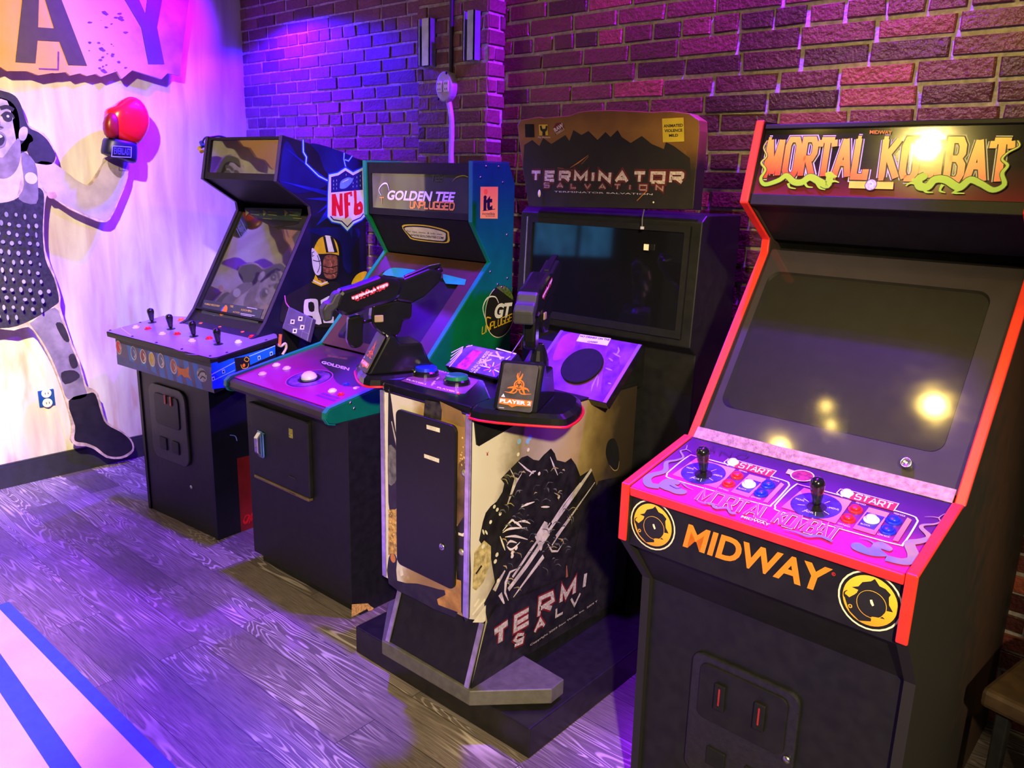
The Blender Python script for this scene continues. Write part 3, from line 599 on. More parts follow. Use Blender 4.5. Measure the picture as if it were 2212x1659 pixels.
# marquee
mp_ = Pl((-KW+KT, .462, 1.565), (-KT, .462, 1.565), (-KW+KT, .508, 1.76), (0, -2, 1.6)); mh = Vector((0, .046, .195)).length
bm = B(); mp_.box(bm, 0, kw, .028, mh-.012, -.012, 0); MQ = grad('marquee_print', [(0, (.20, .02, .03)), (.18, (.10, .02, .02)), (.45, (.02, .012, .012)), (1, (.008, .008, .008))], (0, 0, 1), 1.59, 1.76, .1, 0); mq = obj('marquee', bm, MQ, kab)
bm = B(); mp_.box(bm, 0, kw, .0, .028, -.012, .006); mp_.box(bm, 0, kw, mh-.012, mh, -.012, .006); obj('marquee_rail', bm, BLK2, mq, .002)
A = Art(K, mp_(0, 0), mp_(kw, 0), mp_(0, mh)); cm = c2(1560, 220, 3.393)
FIRE = grad('fire_lettering', [(0, (.75, .02, .015)), (.25, (.85, .06, .015)), (.55, (.95, .26, .02)), (1, (.95, .62, .04))], (0, 0, 1), 1.615, 1.725, .3)
KF = {'M': (1.3, [[(.06, 0), (.06, 1)], [(-.08, 1), (.12, 1)], [(-.12, 0), (.2, 0)], [(.1, 1), (.46, .04)], [(.46, .04), (.86, 1)], [(.88, 1), (.88, 0)]]), 'O': (.9, [[(.2, 0), (0, .16), (0, .84), (.2, 1), (.8, 1), (1, .84), (1, .16), (.8, 0), (.2, 0)]]),
      'R': (1, [[(.05, 0), (.05, 1), (.75, 1), (.95, .85), (.95, .62), (.75, .48), (.1, .48)], [(.45, .48), (1, 0)]]), 'T': (.95, [[(-.05, .98), (1.05, .98)], [(-.05, .98), (-.1, .8)], [(1.05, .98), (1.1, .8)], [(.5, 1), (.5, 0)]]),
      'A': (1.1, [[(0, 0), (.5, 1)], [(.5, 1), (.95, 0)], [(.22, .36), (.78, .36)], [(-.1, 0), (.15, 0)]]), 'L': (.85, [[(0, 1), (0, 0), (1, 0), (1.02, .2)], [(-.12, 1), (.2, 1)]]),
      'K': (1.1, [[(.05, 0), (.05, 1)], [(-.1, 1), (.2, 1)], [(-.12, 0), (.22, 0)], [(.95, 1), (.12, .5)], [(.3, .6), (1, 0)]]), 'B': (.95, [[(.05, 0), (.05, 1), (.75, 1), (.95, .86), (.95, .66), (.72, .53), (.1, .53)], [(.72, .53), (1, .38), (1, .15), (.8, 0), (.05, 0)]])}
for wd, mm in ((.0235, WHT), (.0185, BLKP), (.0140, FIRE)):
    A.letters('MORTAL', (1652, 379), (1868, 383), (1664, 303), mm, wd, KF, .42); A.letters('KOMBAT', (1903, 384), (2172, 394), (1914, 302), mm, wd, KF, .42)
GRD = grad('green_dragon_print', [(0, (.18, .55, .01)), (.5, (.34, .68, .01)), (1, (.75, .72, .06))], (0, 0, 1), 1.59, 1.72, .35, 0, .25, 40); DKG = mat('dark_green_print', (.02, .05, .01), .5)
La = cm((335, 290), (310, 340), (332, 400), (292, 450), (322, 500), (288, 565), (320, 608), (420, 578), (475, 545), (530, 590), (590, 592), (650, 555), (720, 590), (775, 610), (795, 555), (810, 530)); Ra = cm((2170, 290), (2180, 330), (2100, 375), (2055, 425), (2095, 470), (2055, 530), (2070, 610), (1990, 650), (1900, 605), (1820, 575), (1740, 630), (1640, 575), (1560, 575), (1510, 625), (1450, 620), (1445, 570), (1490, 545))
ww = [.002, .003, .005, .009, .012, .015, .016, .017, .016]
for pth in (La, Ra): A.stroke(pth, [w+.003 for w in ww], DKG, sm=5); A.up(); A.stroke(pth, ww, GRD, sm=5)
for hd in (((760, 530), (800, 515), (830, 540), (848, 550), (830, 562), (800, 560), (780, 575)), ((1515, 540), (1470, 530), (1440, 555), (1395, 570), (1400, 588), (1450, 585), (1490, 575))): A.poly(cm(*hd), GRD, sm=3)
for l in (((490, 600), (500, 630), (545, 640)), ((610, 595), (630, 625), (670, 630)), ((700, 600), (720, 635), (760, 648)), ((800, 590), (830, 585), (862, 595)), ((1420, 600), (1380, 600), (1350, 620)), ((1480, 640), (1500, 665), (1550, 668)), ((1620, 610), (1600, 655), (1640, 670)), ((1760, 640), (1700, 670), (1780, 675))): A.stroke(cm(*l), [.007, .002], GRD, sm=3)
A.poly(cm((938, 588), (1262, 592), (1256, 645), (932, 636)), mat('yellow_print', (.85, .62, .03), .4)); A.disc(cm((1095, 612))[0], .0135, BLKP); A.disc(cm((1095, 612))[0], .012, mat('grey_medal', (.35, .35, .36), .3, 0, .5, 120)); A.stroke(cm((1070, 600), (1095, 590), (1110, 610), (1085, 625)), .003, WHT, sm=3)
A.text('MIDWAY', cm((1085, 240))[0], cm((1250, 243))[0], cm((1088, 213))[0], ORT, .02)
A.done('marquee_print', mq)
bm = B(); mp_.box(bm, .0, kw, .028, mh-.012, .003, .0045); obj('marquee_glass', bm, pane_mat('marquee_acrylic', 1.45, (1, 1, 1), .028), mq)
# screen: bezel, tube, glass
sp_ = Pl((-KW+KT, .315, .998), (-KT, .315, .998), (-KW+KT, .615, 1.448), (0, -2, 2)); sh = Vector((0, .30, .45)).length
A = Art(K, sp_(0, 0), sp_(kw, 0), sp_(0, sh)); cs = c2(1440, 560, 2.865)
def rect_of(*p): q = [A.q(x) for x in p]; return ((q[0].x+q[3].x)/2, (q[1].x+q[2].x)/2, (q[2].y+q[3].y)/2, (q[0].y+q[1].y)/2)
o_ = rect_of(*cs((600, 75), (1990, 190), (1745, 1205), (362, 925))); i_ = rect_of(*cs((670, 200), (1915, 325), (1705, 1165), (482, 895)))
o_ = (max(o_[0], .01), min(o_[1], kw-.01), o_[2], min(o_[3], sh-.01))
BEZ = mat('dark_monitor_bezel', (.045, .036, .06), .5, 0, .1, 20); bm = B()
ol = rrect(*o_, .03); plate(bm, sp_, [Vector(p) for p in ((0, 0), (kw, 0), (kw, sh), (0, sh))], ol, 0, .008); scr = obj('screen_bezel', bm, BEZ, kab)
bm = B(); loft(bm, [sp_(p.x, p.y, 0) for p in ol], [sp_(p.x, p.y, -.035) for p in rrect(*i_, .03)]); obj('tube_surround', bm, BLK2, scr, smooth=False)
bm = B(); crt(bm, sp_, i_[0]-.02, i_[1]+.02, i_[2]-.02, i_[3]+.02, -.06, .03); obj('picture_tube', bm, glass('tube_glass', (.15, .12, .19), 1.5, .12), scr, smooth=True)
bm = B(); sp_.box(bm, .001, kw-.001, .0, sh, .006, .009); obj('screen_glass', bm, pane_mat('smoked_glass', 1.5, (.85, .84, .85), .045, .004), scr)
bm = B(); ribbon(bm, [(.274, .991), (.296, 1.014)], -KW+KT+.001, -KT-.001, .006); obj('glass_retainer', bm, mat('worn_metal_strip', (.34, .26, .12), .5, .5, .3, 70, .5, 0, .4, 200), scr)
q = A.q((1960, 1004)); bm = B(); lathe(bm, sp_(q.x, q.y, .009), sp_.N, [(0, .013), (.006, .0125), (.008, .011), (.008, .009), (.004, .008), (.004, .0005)], 24); obj('lock', bm, CHROME, scr, smooth=True)
# speaker shroud between marquee and screen
bm = B(); ext(bm, [(-KW+KT, .470, 1.575), (-KT, .470, 1.575), (-KT, .62, 1.475), (-KW+KT, .62, 1.475)], (0, .008, .012)); obj('speaker_panel', bm, BLK2, kab)
# coin door on the lower front
bp_ = Pl((-KW+KT, .143, .08), (-KT, .143, .08), (-KW+KT, .1325, .6), (0, -2, .5)); bm = B()
bp_.slab(bm, rrect(.13, .40, .10, .44, .03), 0, .012); cdv = obj('coin_door', bm, mat('black_powder_coat', (.014, .014, .015), .35, 0, .2, 80, .5, 0, .2, 200), kab, .004)
bm = B(); bp_.slab(bm, rrect(.155, .375, .27, .42, .02), .012, .017); obj('coin_plate', bm, BLK, cdv, .003)
for x in (.20, .30):
    bm = B(); bp_.box(bm, x, x+.028, .315, .385, .017, .026); s_ = obj('coin_slot', bm, BLK2, cdv, .003); bm = B(); bp_.box(bm, x+.012, x+.016, .33, .375, .026, .0268); obj('reject_light', bm, mat('dim_red_plastic', (.35, .02, .015), .4), s_)
    bm = B(); bp_.box(bm, x-.01, x+.04, .15, .2, .012, .018); obj('coin_return', bm, BLK2, cdv, .003)
bm = B(); lathe(bm, bp_(.385, .27, .012), bp_.N, [(0, .009), (.005, .009), (.006, .0004)], 16); obj('door_lock', bm, CHROME, cdv, smooth=True)
# ------------------------------------------------------------------ football cabinet at the left
N = Fr(-3.148, 1.665, 4.4); NW, NT = .58, .02
nfl = thing('arcade_cabinet', 'football arcade cabinet with lightning shield side and four black joysticks', 'arcade machine', N.o, N.yaw, 'arcade cabinets along the brick wall')
prof = [(0, 0), (0, .80), (.273, .91), (.315, .957), (.594, 1.433), (.588, 1.473), (.407, 1.582), (.447, 1.776), (.932, 1.685), (.932, 0)]
DKB = mat('dark_blue_black_print', (.007, .007, .022), .45, 0, .3, 6, .35); PTR = mat('dark_purple_edging', (.03, .018, .05), .4)
for a, b in ((-NW, -NW+NT), (-NT, 0)):
    bm = B(); prism(bm, prof, a, b); sp = obj('side_panel', bm, DKB if b == 0 else BLK, nfl)
    bm = B(); ribbon(bm, [(.27, .905), (.313, .957), (.592, 1.433), (.586, 1.473), (.405, 1.582), (.445, 1.776), (.93, 1.685)], a, b, .004); obj('edge_trim', bm, PTR, sp, .0015)
    if b == 0: nside = sp
bm = B(); prism(bm, [(.006, 0), (.006, .80), (.28, .91), (.325, .957), (.60, 1.42), (.67, 1.44), (.60, 1.49), (.42, 1.585), (.457, 1.765), (.925, 1.68), (.925, 0)], -NW+NT, -NT); obj('body', bm, BLK, nfl)
# side print
A = Art(N, (0, 0, 0), (0, .5, 0), (0, 0, .5)); ca = c2(400, 250, 3.687)
BLUEGLOW = mat('electric_blue_print', (.01, .03, .75), .4, 0, .3, 10); CYAN = mat('pale_cyan_print', (.35, .75, .95), .4, 0, .05); DEEP = mat('deep_blue_print', (.004, .006, .10), .45, 0, .5, 5); MIDB = mat('mid_blue_print', (.006, .012, .26), .45, 0, .4, 6)
REDP = mat('red_print', (.62, .01, .015), .4, 0, .1, 30); YELP = mat('helmet_yellow_print', (.72, .48, .01), .4, 0, .12, 20); LILAC = mat('lilac_white_print', (.66, .62, .75), .4, 0, .12, 12); SKIN = mat('brown_skin_print', (.23, .08, .04), .5, 0, .5, 60)
A.poly(ca((800, 200), (760, 420), (760, 540), (900, 620), (1120, 560), (1100, 480), (960, 400), (900, 330)), DEEP, sm=4)
A.poly(ca((1000, 220), (1180, 262), (1380, 355), (1390, 470), (1150, 480), (1060, 300)), DEEP, sm=3)
A.poly(ca((1000, 900), (1380, 900), (1330, 1080), (1320, 1250), (1260, 1200), (1230, 1000), (1050, 950)), DEEP, sm=4)
for a, b, c in (((780, 240), (1100, 480), (1130, 540)), ((760, 520), (1140, 600), (1140, 640)), ((950, 660), (1140, 650), (1140, 680)), ((1050, 780), (1140, 690), (1140, 720)), ((1040, 880), (1130, 740), (1150, 800)), ((1170, 290), (1260, 440), (1230, 450)), ((1330, 980), (1290, 880), (1330, 860))): A.poly(ca(a, b, c), MIDB)
for w, m in ((.016, BLUEGLOW), (.0055, CYAN)):
    A.stroke(ca((938, 190), (940, 290), (965, 330), (960, 380), (1062, 480), (1140, 520)), w, m); A.stroke(ca((1265, 295), (1262, 345), (1280, 420)), w*.8, m); A.stroke(ca((1270, 350), (1300, 360), (1330, 318)), w*.7, m); A.up()
SH = ca((1150, 478), (1215, 465), (1275, 425), (1335, 462), (1418, 420), (1425, 600), (1430, 790), (1400, 820), (1340, 850), (1290, 905), (1240, 850), (1170, 835), (1140, 800), (1143, 640))
A.stroke(SH, .024, BLUEGLOW, True); A.stroke(SH, .012, CYAN, True); A.poly(SH, LILAC)
A.poly(ca((1160, 488), (1218, 475), (1275, 437), (1335, 475), (1408, 436), (1412, 590), (1160, 612)), mat('navy_shield_print', (.012, .01, .16), .4)); A.stroke(ca((1155, 800), (1180, 828), (1245, 840), (1290, 885), (1335, 838), (1395, 812), (1420, 780)), .006, MIDB)
A.poly(ca((1230, 560), (1240, 520), (1290, 492), (1330, 500), (1325, 530), (1280, 575), (1235, 580)), mat('sky_blue_print', (.12, .25, .8), .4), sm=4); A.stroke(ca((1250, 530), (1300, 505)), .0025, WHT)
for p in ((1180, 520), (1180, 550), (1180, 580), (1205, 515), (1205, 545), (1205, 580), (1280, 470), (1335, 500), (1335, 535), (1335, 565), (1365, 490), (1365, 525), (1365, 560), (1392, 480), (1392, 515), (1392, 555)): A.stroke([(p[0]/3.687+400, p[1]/3.687+250-2), (p[0]/3.687+400, p[1]/3.687+250+2)], .0022, CYAN)
A.poly(ca((1165, 625), (1195, 622), (1225, 720), (1228, 620), (1250, 618), (1255, 795), (1228, 800), (1200, 715), (1202, 800), (1165, 795)), REDP)
A.poly(ca((1262, 618), (1325, 602), (1328, 640), (1312, 642), (1312, 625), (1295, 628), (1296, 690), (1312, 690), (1312, 715), (1296, 715), (1300, 800), (1270, 822), (1266, 720), (1262, 660)), REDP)
A.poly(ca((1340, 600), (1362, 600), (1365, 700), (1390, 680), (1412, 710), (1408, 770), (1370, 790), (1340, 782), (1345, 690)), REDP, sm=2); A.disc(ca((1383, 735))[0], .007, LILAC, n=16)
# player
A.poly(ca((1000, 1330), (900, 1380), (800, 1440), (760, 1560), (800, 1660), (1240, 1660), (1240, 1360), (1150, 1320)), BLKP, sm=3)
A.poly(ca((1012, 1075), (1020, 1020), (1060, 970), (1110, 950), (1165, 958), (1210, 1010), (1225, 1100), (1222, 1200), (1205, 1290), (1100, 1310), (1040, 1280), (1010, 1200)), BLKP, sm=4)
A.poly(ca((1110, 1120), (1200, 1115), (1210, 1200), (1195, 1290), (1120, 1290), (1095, 1220)), SKIN, sm=4); A.stroke(ca((1150, 1150), (1165, 1190), (1150, 1215), (1175, 1225)), .004, mat('light_brown_print', (.5, .2, .1), .5)); A.stroke(ca((1140, 1265), (1170, 1258), (1190, 1275)), .005, mat('light_brown_print', (.5, .2, .1), .5))
A.poly(ca((1022, 1060), (1060, 985), (1110, 958), (1160, 962), (1205, 1015), (1222, 1112), (1170, 1098), (1060, 1100), (1030, 1090)), YELP, sm=3)
A.poly(ca((1095, 960), (1175, 965), (1212, 1090), (1120, 1090)), BLKP); A.poly(ca((1112, 952), (1150, 956), (1185, 1085), (1138, 1085)), WHT)
A.poly(ca((1005, 1060), (1022, 1060), (1060, 1110), (1080, 1180), (1075, 1260), (1040, 1265), (1015, 1210), (1005, 1130)), LILAC, sm=3); A.stroke(ca((1025, 1082), (1008, 1090), (1010, 1120), (1024, 1112)), .0035, BLKP)
for pts in (((1015, 1150), (1060, 1160), (1100, 1140)), ((1050, 1110), (1070, 1190), (1050, 1250)), ((1075, 1190), (1150, 1210), (1220, 1190)), ((1080, 1240), (1150, 1262), (1215, 1240)), ((1060, 1110), (1150, 1100), (1222, 1115))): A.stroke(ca(*pts), .004, BLKP, sm=3)
A.poly(ca((1035, 1265), (1010, 1330), (1080, 1360), (1140, 1330), (1100, 1310), (1060, 1310)), YELP); A.stroke(ca((1015, 1310), (1080, 1342), (1130, 1322)), .006, WHT); A.stroke(ca((1005, 1322), (1080, 1356), (1140, 1332)), .004, YELP); A.poly(ca((1050, 1290), (1120, 1310), (1090, 1330)), SKIN)
A.poly(ca((945, 1480), (965, 1460), (1035, 1458), (1055, 1480), (1060, 1560), (1085, 1655), (1030, 1655), (1010, 1595), (955, 1590), (940, 1560)), LILAC, holes=[ca((978, 1488), (1020, 1488), (1025, 1555), (985, 1555))], sm=2)
A.poly(ca((1075, 1470), (1140, 1435), (1180, 1440), (1190, 1520), (1120, 1560), (1130, 1600), (1180, 1600), (1180, 1650), (1100, 1650), (1080, 1570), (1130, 1500), (1080, 1510)), LILAC)
A.poly(ca((1320, 1350), (1350, 1280), (1400, 1245), (1445, 1245), (1400, 1320)), YELP, sm=3)
A.stroke(ca((790, 1430), (800, 1490), (840, 1540)), .006, mat('pink_print', (.6, .1, .4), .4), sm=3)
A.done('side_print', nside); A = Art(N, (0, 0, 0), (0, .5, 0), (0, 0, .5))
A.poly([(.12, .0), (.9, .0), (.9, .32), (.12, .36)], mat('dark_red_print', (.16, .008, .01), .45, 0, .3, 8), uv=True)
cb = c2(280, 900, 5.53)
A.stroke(cb((1360, 1240), (1375, 1270), (1400, 1255), (1425, 1200), (1430, 1180), (1390, 1180), (1360, 1240)), [.008, .012, .006, .004], REDP, sm=4); A.stroke(cb((1425, 1275), (1460, 1160), (1455, 1240), (1525, 1120), (1500, 1240)), [.004, .01, .006, .01, .008], REDP, sm=3)
A.done('lower_print', nside)
# marquee
mp_ = Pl((-NW+NT, .409, 1.582), (-NT, .409, 1.582), (-NW+NT, .447, 1.774), (0, -2, 1.6)); mw = NW-2*NT; mh = .1957
MIR = mat('dark_gloss_acrylic', (.03, .028, .03), .035, 0, .1, 5); MIR.node_tree.nodes['Principled BSDF'].inputs['IOR'].default_value = 2.1
bm = B(); plate(bm, mp_, [Vector(p) for p in ((0, 0), (mw, 0), (mw, mh), (0, mh))], rrect(.022, mw-.006, .03, mh-.012, .004), .003, .01); mqf = obj('marquee_frame', bm, BLK2, nfl)
bm = B(); mp_.box(bm, .004, mw-.004, .022, mh-.008, -.008, -.004); obj('marquee', bm, MIR, mqf)
# screen
sp_ = Pl((-NW+NT, .317, .957), (-NT, .317, .957), (-NW+NT, .594, 1.425), (0, -2, 2)); sh = Vector((0, .277, .468)).length
bm = B(); sp_.box(bm, 0, mw, 0, sh, -.012, -.004); sg = obj('screen_glass', bm, MIR, nfl)
bm = B(); sp_.box(bm, 0, mw, 0, .012, -.004, .006); sp_.box(bm, 0, .02, 0, sh, -.004, .004); sp_.box(bm, mw-.012, mw, 0, sh, -.004, .004); obj('screen_frame', bm, BLK2, sg, .002)
A = Art(N, sp_(0, 0, -.003), sp_(mw, 0, -.003), sp_(0, sh, -.003)); cg = c2(200, 640, 5.53)
A.poly(cg((1330, 40), (2040, 155), (1975, 325), (1300, 205)), mat('slate_instruction_strip', (.03, .045, .05), .3)); A.disc(cg((1565, 168))[0], .020, BLUL, n=20); A.poly(cg((1590, 105), (1612, 130), (1600, 190), (1545, 232), (1520, 215), (1560, 150)), ORT, sm=3)
for t, b in (('FUMBLE RECOVERY', ((1340, 100), (1520, 128), (1343, 80))), ('TURBO', ((1640, 130), (1680, 135), (1645, 105))), ('PUNCH BALL', ((1775, 172), (1905, 190), (1778, 150))), ('ACTION', ((1675, 195), (1755, 205), (1678, 178))), ('RUN TURBO', ((1660, 235), (1745, 245), (1662, 218)))): A.text(t, *cg(*b), mat('yellow_print', (.85, .62, .03), .4), .01)
for y in (150, 168, 215, 228): A.stroke(cg((1315, y), (1460, y+22)), .0025, WHT)
for a, b in (((1770, 205), (1940, 232)), ((1770, 222), (1900, 242)), ((1770, 245), (1960, 278)), ((1845, 132), (1970, 155))): A.stroke(cg(a, b), .0025, WHT)
A.done('move_list', sg); A = Art(N, sp_(0, 0, -.003), sp_(mw, 0, -.003), sp_(0, sh, -.003))
A.poly(ca((470, 735), (935, 745), (905, 860), (700, 890), (480, 770)), mat('black_glass_print', (.006, .008, .008), .3)); A.poly(ca((475, 732), (930, 742), (910, 842), (560, 815)), mat('dark_green_strip', (.012, .03, .025), .4))
for x in (480, 620, 790): A.poly(ca((x, 750), (x+30, 772), (x+4, 800)), mat('olive_print', (.2, .2, .02), .4))
for x, y in ((520, 760), (660, 765), (830, 765), (520, 785), (660, 788), (830, 790), (620, 818), (860, 815)): A.stroke(ca((x, y), (x+70, y+6)), .003, mat('olive_print', (.2, .2, .02), .4))
A.done('instruction_strip', sg)
bm = B(); ext(bm, [(-NW+NT, .42, 1.583), (-NT, .42, 1.583), (-NT, .597, 1.478), (-NW+NT, .597, 1.478)], (0, .006, .012)); obj('speaker_panel', bm, BLK2, nfl)
# control deck
dz = lambda v: .866+.09*(v+.06)
A = Art(N, (-.7, -.06, .866), (.1, -.06, .866), (-.7, .3, dz(.3)))
pxs = [(229, 716), (454, 774), (470, 772), (600, 730), (598, 722), (560, 713), (403, 684), (352, 682)]
L = [A.q(p) for p in pxs]; pl = Pl(A.P, A.P+A.X, A.P+A.Y, (0, -1, 5))
bm = B(); pl.slab(bm, L, -.001, -.026); deck = obj('control_deck', bm, [BLK], nfl, .004)
METP = grad('violet_metal_print', [(0, (.26, .2, .3)), (.5, (.32, .26, .36)), (1, (.2, .14, .24))], (1, .6, 0), -.7, .3, .32, .1, .35, 9)
c_ = sum(L, Vector((0, 0)))/len(L); A.raw([[c_+(p-c_)*.992 for p in L]], METP)
A.stroke(cg((330, 370), (460, 470)), .003, LILAC)
for pts in (((950, 620), (1100, 660), (1330, 640)), ((1030, 580), (1180, 600), (1250, 640)), ((1100, 690), (1260, 700), (1390, 690))): A.stroke(cg(*pts), [.001, .008, .001], mat('magenta_print', (.4, .08, .45), .35), sm=3)
A.done('deck_print', deck)
P_ = lambda p, h=0: pl(*A.q(p), h)
for p in ((329, 697), (369.5, 711), (419, 727), (472, 744)): joystick(deck, P_(p, .0005), pl.N, .073, .0165)
for p in ((294, 708.5), (351, 722.5), (415, 737.5), (515, 740)): button(deck, P_(p, .0005), pl.N, WHITE, .016, .01)
for p in ((320, 711), (383, 722.5), (452, 732), (544.5, 729)): button(deck, P_(p, .0005), pl.N, RED, .016, .01)
for p in ((391.5, 692), (435, 702), (477, 710), (525.5, 721)): button(deck, P_(p, .0005), pl.N, ORG, .016, .01)
for p in ((238, 714), (286, 727), (338, 740.5), (393, 754.5), (454, 769.5), (303, 697), (365, 680), (490, 762), (575, 735)): bolt(deck, P_(p, .0005), pl.N, .006, PTR)
# apron under the deck
q = [pl(p.x, p.y) for p in (A.q((247, 722)), A.q((453, 776)), A.q((474, 772)), A.q((596, 734)), A.q((352, 684)))]
i_ = [(q[0].x-.03, q[0].y+.018), (q[1].x-.012, q[1].y+.02), (q[2].x-.012, q[2].y+.02), (q[3].x-.012, .29), (-.60, .29)]
bm = B(); zb = .715
T0 = [bm.verts.new((x, y, dz(y)-.027)) for x, y in i_]; T1 = [bm.verts.new((x, y, zb+(.0 if k < 2 else .012 if k == 2 else .10))) for k, (x, y) in enumerate(i_)]
for a in range(5): bm.faces.new((T0[a], T0[(a+1) % 5], T1[(a+1) % 5], T1[a]))
bm.faces.new(T0); bm.faces.new(T1[::-1]); bmesh.ops.recalc_face_normals(bm, faces=bm.faces[:])
apr = obj('deck_apron', bm, DKB, deck)
AP = mat('blue_apron_print', (.03, .05, .30), .4, 0, .3, 14); AP2 = mat('bright_blue_print', (.01, .16, .62), .4, 0, .15, 10); PUR = mat('purple_apron_print', (.07, .05, .2), .4, 0, .2, 10)
f0 = Vector((*i_[0], .76)); f1 = Vector((*i_[1], .76)); A = Art(N, f0, f1, f0+Vector((0, 0, .1)), .001); wf = (f1-f0).length
A.poly([(.004, -.044), (wf-.002, -.044), (wf-.002, .064), (.004, .064)], PUR, uv=True)
for x in (.13, .26, .36, .45, .53, .62, .72, .81): A.poly([(x*wf, .064), (x*wf+.04, .064), (x*wf+.065, -.044), (x*wf+.02, -.044)], AP2, uv=True)
A.poly([(.0, -.044), (wf*.5, -.044), (wf*.3, -.015), (.0, .0)], AP, uv=True)
SIL = mat('silver_print', (.45, .46, .42), .4, 0, .4, 60); HEL = [((292, 612), REDP, SIL), ((470, 680), AP, SIL), ((585, 720), mat('maroon_print', (.28, .03, .04), .4), CREAM), ((690, 755), YELP, CREAM), ((800, 770), mat('steel_blue_print', (.12, .15, .3), .4), CREAM), ((950, 840), mat('rust_print', (.5, .12, .05), .4), CREAM)]
for (x, y), m1, m2 in HEL:
    c = A.q((x/5.53+200+4, y/5.53+640)); A.disc(c, .026, m2, True, 18, .034); A.disc(c+Vector((0, .002)), .021, m1, True, 16, .029); A.stroke([c+Vector((.004, .015)), c+Vector((.015, -.005)), c+Vector((.003, -.02))], .006, m2, sm=3, uv=True)
c = A.q((397, 803)); A.poly([c+Vector(p) for p in ((-.05, .02), (-.02, .012), (.02, .016), (.045, .03), (.04, -.005), (.06, -.03), (.035, -.02), (.005, -.024), (-.015, -.015), (-.05, -.03), (-.045, -.005))], ORT, uv=True)
c = A.q((437, 810)); A.disc(c, .037, SIL, True, 20, .030); A.stroke([c+Vector(p) for p in ((-.03, -.01), (-.01, .012), (.02, .018), (.032, .005))], .008, BLKP, sm=4, uv=True); A.stroke([c+Vector(p) for p in ((-.015, -.02), (.005, -.005), (.025, -.012))], .006, BLKP, sm=4, uv=True)
A.done('apron_print', apr)
f0 = Vector((*i_[2], .78)); f1 = Vector((*i_[3], .78)); A = Art(N, f0, f1, f0+Vector((0, 0, .1)), .001)
A.poly(cg((1412, 800), (1690, 735), (2180, 590), (2180, 690), (1700, 900), (1580, 1090), (1430, 1110)), AP2); A.poly(cg((1412, 890), (1560, 1000), (1580, 1090), (1440, 1105)), mat('blue_print', (.01, .05, .7), .4)); A.stroke(cg((1420, 935), (1690, 790), (2180, 590)), .004, CYAN)
A.stroke(cg((1430, 1010), (1700, 880)), .003, CYAN)
A.poly(cg((1690, 740), (1870, 715), (1880, 830), (1715, 915)), BLKP); A.stroke(cg((1830, 725), (1865, 745), (1850, 780), (1810, 760), (1830, 725)), .004, YELP, sm=3); A.stroke(cg((1770, 815), (1790, 860), (1850, 850), (1860, 800)), .004, YELP, sm=3); A.disc(cg((1805, 825))[0], .008, ORT, n=12)
for x, y in ((1437, 990), (1560, 905), (1985, 740), (2130, 690)): A.poly(cg((x-18, y-25), (x+16, y-35), (x+22, y+10), (x-12, y+22)), CYAN); A.poly(cg((x-8, y-12), (x+10, y-20), (x+12, y+5), (x-4, y+10)), BLKP)
A.done('apron_print', apr)
# coin door
dpl = Pl((-NW, .006, 0), (0, .006, 0), (-NW, .006, 1), (0, -1, .5)); DG = mat('dark_grey_steel', (.022, .024, .023), .42, 0, .2, 60)
qd = lambda *p: [Vector((N.v(x, .006).x+NW, N.v(x, .006).z)) for x in p]
bm = B(); dpl.slab(bm, rrect(.10, .40, .30, .66, .05), 0, .012); cdv = obj('coin_door', bm, DG, nfl, .004)
bm = B(); dpl.slab(bm, rrect(.15, .35, .47, .62, .02), .012, .017); obj('coin_plate', bm, BLK, cdv, .003)
for p in ((365, 861), (377, 865)):
    c = qd(p)[0]; bm = B(); dpl.box(bm, c.x-.007, c.x+.007, c.y-.022, c.y+.022, .017, .022); obj('reject_light', bm, mat('amber_red_plastic', (.45, .07, .02), .4), cdv, .002)
for x in (.17, .27):
    bm = B(); dpl.box(bm, x, x+.06, .35, .41, .012, .018); obj('coin_return', bm, BLK, cdv, .003)
c = qd((414, 1052))[0]; bm = B(); lathe(bm, dpl(c.x, c.y, 0), dpl.N, [(0, .009), (.004, .009), (.005, .0004)], 14); obj('lock', bm, CHROME, nfl, smooth=True)
# keypad box clipped to the cabinet's right flank
p0 = N.u((640, 700), .06); kb = Pl(p0+Vector((-.0, 0, 0)), p0+Vector((.3, .12, 0)), p0+Vector((-.02, .10, .26)), (2, -2, 2))
A2 = Art(N, p0, p0+kb.X, p0+kb.Y); L = [A2.q(p) for p in ((616, 658), (676, 688), (664, 738), (602, 706))]
bm = B(); kb.slab(bm, L, 0, -.035); kbo = obj('keypad_box', bm, mat('dark_violet_plastic', (.10, .08, .14), .4), nfl, .004)
for p in ((649, 688.5), (632, 695), (653, 707), (637, 715)):
    c = A2.q(p); A2.raw([[c+Vector((sx*.0105, sy*.0105)) for sx, sy in ((-1, -1), (1, -1), (1, 1), (-1, 1))]], WHT); A2.raw([[c+Vector((sx*.005, sy*.005)) for sx, sy in ((-1, -1), (1, -1), (1, 1), (-1, 1))]], BLKP)
for a, b in (((625, 662), (612, 705)), ((662, 682), (650, 730)), ((622, 700), (668, 722))): A2.stroke([a, b], .001, mat('grey_line_print', (.3, .28, .35), .5))
A2.done('keypad_print', kbo)
L = [A2.q(p) for p in ((594, 660), (616, 657), (602, 706), (583, 700))]; bm = B(); kb.slab(bm, L, -.002, -.04); kbs = obj('box_flank', bm, mat('tan_worn_plastic', (.30, .2, .17), .5, 0, .6, 30), kbo, .003)
bm = B(); tube(bm, [N.u((606, 722), .03), N.u((604, 745), .03)], .008, 8); obj('bracket', bm, mat('orange_cable_sleeve', (.6, .15, .04), .5), kbo)
